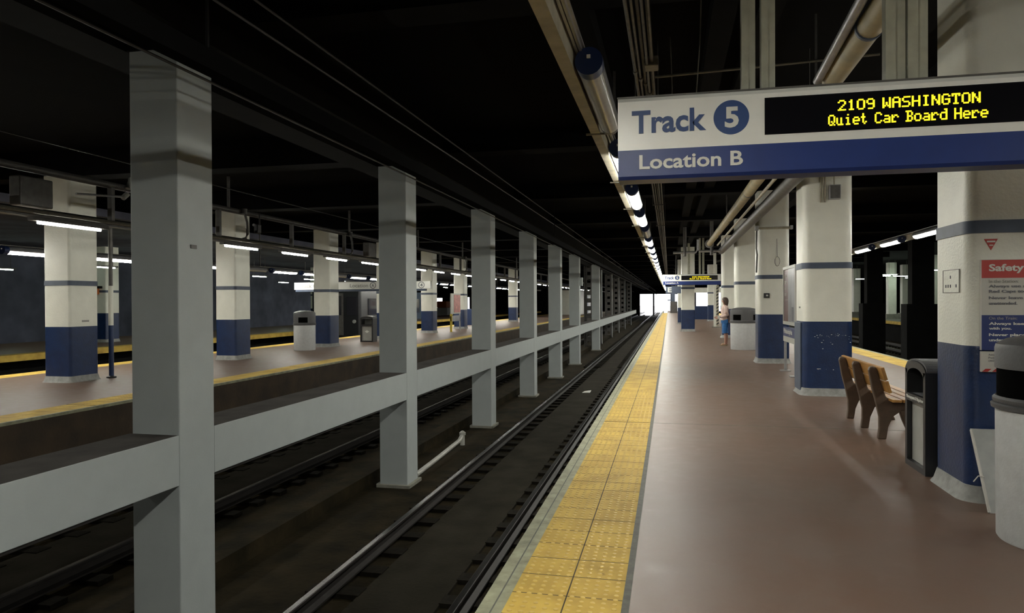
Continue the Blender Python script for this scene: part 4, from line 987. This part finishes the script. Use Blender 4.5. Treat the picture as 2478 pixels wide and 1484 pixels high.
# white stair house on the opposite platform
t = thing('stair_house', 'pale stair enclosure with a dark blue door at the end of opposite platform', 'building', (-11.5, 84, 0)); L = t.location
obj('walls', MB(L).box(-13.6, -10.4, 84, 108, 0, 2.9), 'white_paint', t)
dr = obj('door', MB(L).box(-10.41, -10.36, 88.5, 93.0, 0.05, 2.2), 'blue_paint', t)
obj('handle', MB(L).box(-10.36, -10.33, 88.9, 89.1, 1.0, 1.2), 'galv', dr)
obj('roof_edge', MB(L).box(-13.7, -10.3, 83.9, 108.1, 2.9, 3.0), 'dull', t)
tag(obj('blue_cabinet', MB().box(-13.9, -12.9, 47, 47.8, 0, 1.1), 'blue_paint'), 'dark blue low cabinet behind the noticed opposite column', 'cabinet')

# train on the track beyond the opposite platform
t = thing('train_car', 'dark silver train car end standing beyond the opposite platform', 'train', (-17.9, 36, -1.3)); L = t.location
obj('body', MB(L).box(-19.3, -16.4, 36, 45, -0.35, 2.5), 'train', t, bevel=0.12)
obj('roof', MB(L).extr([(-19.3, 2.45), (-16.4, 2.45), (-16.9, 2.75), (-18.8, 2.75)], 1, 36.1, 45), 'dull', t)
fd = obj('end_door', MB(L).box(-18.2, -17.4, 35.96, 36, -0.2, 2.1), 'dull', t)
obj('window', MB(L).box(-18.1, -17.5, 35.94, 35.96, 0.9, 1.95), 'glass', fd)
obj('window', MB(L).box(-17.2, -16.6, 35.96, 36, 0.9, 1.9), 'glass', t)
obj('window', MB(L).box(-19.1, -18.4, 35.96, 36, 0.9, 1.9), 'glass', t)
for q in range(3): obj('window', MB(L).box(-16.4, -16.37, 37.0 + 3 * q, 39.3 + 3 * q, 0.9, 1.8), 'glass', t)
obj('headlight', MB(L).tube([(-16.75, 35.93, 0.55), (-16.75, 36, 0.55)], 0.1, 12), 'galv', t)
obj('bogie', MB(L).box(-19.0, -16.7, 36.8, 39, -1.2, -0.35), 'dark', t)
# pale panel and orange machine far left
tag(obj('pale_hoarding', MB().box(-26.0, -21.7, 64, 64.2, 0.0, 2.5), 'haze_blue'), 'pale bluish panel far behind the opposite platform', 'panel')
t = thing('work_vehicle', 'orange and white work vehicle far off before the daylight', 'vehicle', (-34.0, 105, -1.5)); L = t.location
obj('body', MB(L).box(-35.6, -33.4, 105, 108, -0.9, 0.7), 'text_white', t, bevel=0.1)
obj('cab', MB(L).box(-35.2, -33.6, 105.2, 107, 0.7, 1.7), 'orange', t, bevel=0.1)
obj('wheel', MB(L).tube([(-35.3, 105.8, -1.1), (-35.0, 105.8, -1.1)], 0.4, 14), 'black', t)
obj('wheel', MB(L).tube([(-34.0, 105.8, -1.1), (-33.7, 105.8, -1.1)], 0.4, 14), 'black', t)
# orange panel at the frame edge on the third platform column
t = thing('orange_panel', 'orange panel with a yellow dome on the column at the picture edge', 'panel', (-23.2, 24.9, 2.2)); L = t.location
obj('panel_board', MB(L).box(-23.9, -22.95, 24.85, 24.99, 1.98, 2.22), 'orange', t)
obj('header', MB(L).box(-24.1, -22.8, 24.82, 24.99, 2.22, 2.32), 'dark', t)
# ribs on fourth platform : bins
for x_, y_, lab in ((18.9, 64.5, 'dark blue cabinet beside the pale column on the dim platform'), (17.5, 72.0, 'grey blue cabinet on the dim platform next to the chipped column')):
    tag(obj('floor_cabinet', MB().box(x_, x_ + 1.1, y_, y_ + 0.6, 0, 1.05), 'stripe_grey' if x_ < 18.5 else 'poster_blue'), lab, 'cabinet')

# ================================================================== PERSON
def person(loc, rz):
    t = thing('person', 'person in blue knee shorts and peach blouse with a brown bag', 'person', loc, rz)
    # local: facing -Y, X to the figure's left, 1.68 m tall
    V, E, Rr = [], [], []
    def node(p, r, par=None):
        V.append(p); Rr.append(r)
        if par is not None: E.append((par, len(V) - 1))
        return len(V) - 1
    pel = node((0, 0.0, 0.93), 0.135); wa = node((0, 0.01, 1.08), 0.115, pel); che = node((0, 0.0, 1.25), 0.13, wa); sh = node((0, 0.01, 1.37), 0.10, che)
    nk = node((0, 0.0, 1.45), 0.05, sh); hd0 = node((0, -0.015, 1.53), 0.07, nk); hd1 = node((0, -0.02, 1.60), 0.09, hd0); hd2 = node((0, -0.01, 1.66), 0.065, hd1)
    node((0, -0.115, 1.575), 0.015, hd1)
    for s_ in (-1, 1):
        hp = node((s_ * 0.09, 0, 0.87), 0.095, pel)
        ky = -0.02 if s_ > 0 else 0.03
        kn = node((s_ * 0.10, ky, 0.48), 0.058, hp); cf = node((s_ * 0.10, ky + 0.03, 0.34), 0.055, kn); an = node((s_ * 0.10, ky + 0.02, 0.09), 0.035, cf)
        hl = node((s_ * 0.10, ky + 0.03, 0.045), 0.035, an); node((s_ * 0.105, ky - 0.13, 0.035), 0.032, hl)
        so = node((s_ * 0.17, 0.01, 1.36), 0.055, sh)
        if s_ > 0: el, wr, dirn = (0.23, 0.03, 1.08), (0.18, -0.20, 0.99), (-0.1, -0.9, -0.1)
        else: el, wr, dirn = (-0.23, 0.02, 1.09), (-0.17, -0.22, 1.00), (0.1, -0.9, -0.05)
        e_ = node(el, 0.042, so); w_ = node(wr, 0.028, e_)
        d = Vector(dirn).normalized(); pm_ = Vector(wr) + d * 0.05
        pa = node(tuple(pm_), 0.032, w_)
        for q in range(4):
            off = Vector((0, 0, 1)) * (0.024 - q * 0.016)
            b_ = pm_ + d * 0.035 + off; f1 = node(tuple(b_), 0.009, pa)
            f2 = node(tuple(b_ + d * (0.035, 0.04, 0.038, 0.028)[q] + Vector((-s_ * 0.01, 0, -0.005))), 0.008, f1)
            node(tuple(b_ + d * (0.055, 0.062, 0.058, 0.045)[q] + Vector((-s_ * 0.028, 0, -0.012))), 0.007, f2)
        th = node(tuple(pm_ + Vector((-s_ * 0.03, -0.01, 0.015))), 0.010, pa); node(tuple(pm_ + Vector((-s_ * 0.045, -0.04, 0.02))), 0.009, th)
    me = bpy.data.meshes.new('body'); me.from_pydata(V, E, [])
    b = bpy.data.objects.new('body', me); C.objects.link(b); b.parent = t; me.materials.append(M['skin'])
    sk = b.modifiers.new('skin', 'SKIN'); sk.use_smooth_shade = True
    for i, r in enumerate(Rr): me.skin_vertices[0].data[i].radius = (r, r)
    me.skin_vertices[0].data[0].use_root = True
    sb = b.modifiers.new('sub', 'SUBSURF'); sb.levels = 1; sb.render_levels = 2
    def ell(cx, cy, z, rx, ry, n=20): return [(cx + rx * math.cos(2 * PI * k / n), cy + ry * math.sin(2 * PI * k / n), z) for k in range(n)]
    bl = MB().rings([ell(0, 0, 0.90, 0.185, 0.145), ell(0, 0, 0.98, 0.175, 0.14), ell(0, 0, 1.10, 0.155, 0.13), ell(0, -0.01, 1.25, 0.175, 0.145), ell(0, 0, 1.36, 0.175, 0.115), ell(0, 0, 1.42, 0.09, 0.075), ell(0, 0, 1.44, 0.065, 0.06)])
    for s_ in (-1, 1):
        el, wr = ((0.23, 0.03, 1.08), (0.19, -0.16, 1.005)) if s_ > 0 else ((-0.23, 0.02, 1.09), (-0.18, -0.18, 1.015))
        bl.tube([(s_ * 0.13, 0.0, 1.385), (s_ * 0.175, 0.01, 1.35), (s_ * 0.21, 0.02, 1.2), el, wr], [0.06, 0.07, 0.062, 0.055, 0.045], 12)
    obj('blouse', bl, 'blouse', t, smooth=True)
    sh_ = MB().rings([ell(0, 0, 1.0, 0.15, 0.125), ell(0, 0.01, 0.90, 0.19, 0.15), ell(0, 0.01, 0.80, 0.20, 0.155)])
    for s_ in (-1, 1):
        ky = -0.02 if s_ > 0 else 0.03
        sh_.tube([(s_ * 0.09, 0.005, 0.86), (s_ * 0.095, 0.0, 0.70), (s_ * 0.10, ky, 0.50), (s_ * 0.10, ky + 0.005, 0.44)], [0.105, 0.102, 0.085, 0.085], 14)
    obj('shorts', sh_, 'denim', t, smooth=True)
    hr = MB().rings([ell(0, 0.035, 1.36, 0.07, 0.03), ell(0, 0.04, 1.42, 0.10, 0.055), ell(0, 0.03, 1.50, 0.105, 0.085), ell(0, 0.02, 1.58, 0.108, 0.105), ell(0, 0.005, 1.65, 0.10, 0.108), ell(0, 0.0, 1.70, 0.065, 0.075), ell(0, 0.0, 1.715, 0.02, 0.02)])
    obj('hair', hr, 'hair', t, smooth=True)
    for s_ in (-1, 1):
        obj('eye', MB().lathe((s_ * 0.035, -0.10, 1.59), [(0.002, -0.007), (0.009, 0), (0.002, 0.007)], 8), 'black', t)
        ky = -0.02 if s_ > 0 else 0.03
        sd = obj('sandal', MB().rprism(s_ * 0.10 - 0.045, s_ * 0.10 + 0.05, ky - 0.17, ky + 0.07, 0.0, 0.03, 0.04), 'sandal', t)
        obj('strap', MB().tube([(s_ * 0.10 - 0.045, ky - 0.07, 0.03), (s_ * 0.10, ky - 0.075, 0.085), (s_ * 0.10 + 0.048, ky - 0.07, 0.03)], 0.014, 8), 'sandal', sd)
    obj('mouth', MB().box(-0.02, 0.02, -0.109, -0.10, 1.525, 1.532), 'maroon', t)
    return t
person((1.93, 26.35, 0), -PI / 2)
t = thing('shoulder_bag', 'brown bag hanging behind the standing person above the bin', 'bag', (2.10, 26.2, 0.7)); L = t.location
obj('body', MB(L).rprism(2.02, 2.30, 26.10, 26.27, 0, 0, 0.06, levels=((0.80, -0.02), (0.84, 0.0), (1.02, 0.0), (1.10, -0.03))), 'bag', t, smooth=True)
obj('strap', MB(L).tube([(2.06, 26.2, 1.08), (2.02, 26.22, 1.30), (1.96, 26.19, 1.425), (1.93, 26.3, 1.42), (2.05, 26.45, 1.25), (2.22, 26.24, 1.08)], 0.012, 8), 'bag', t, smooth=True)
tag(obj('paper_ticket', MB().box(1.66, 1.74, 26.10, 26.16, 0.96, 1.05), 'text_white'), 'small white ticket held by the standing person', 'ticket')
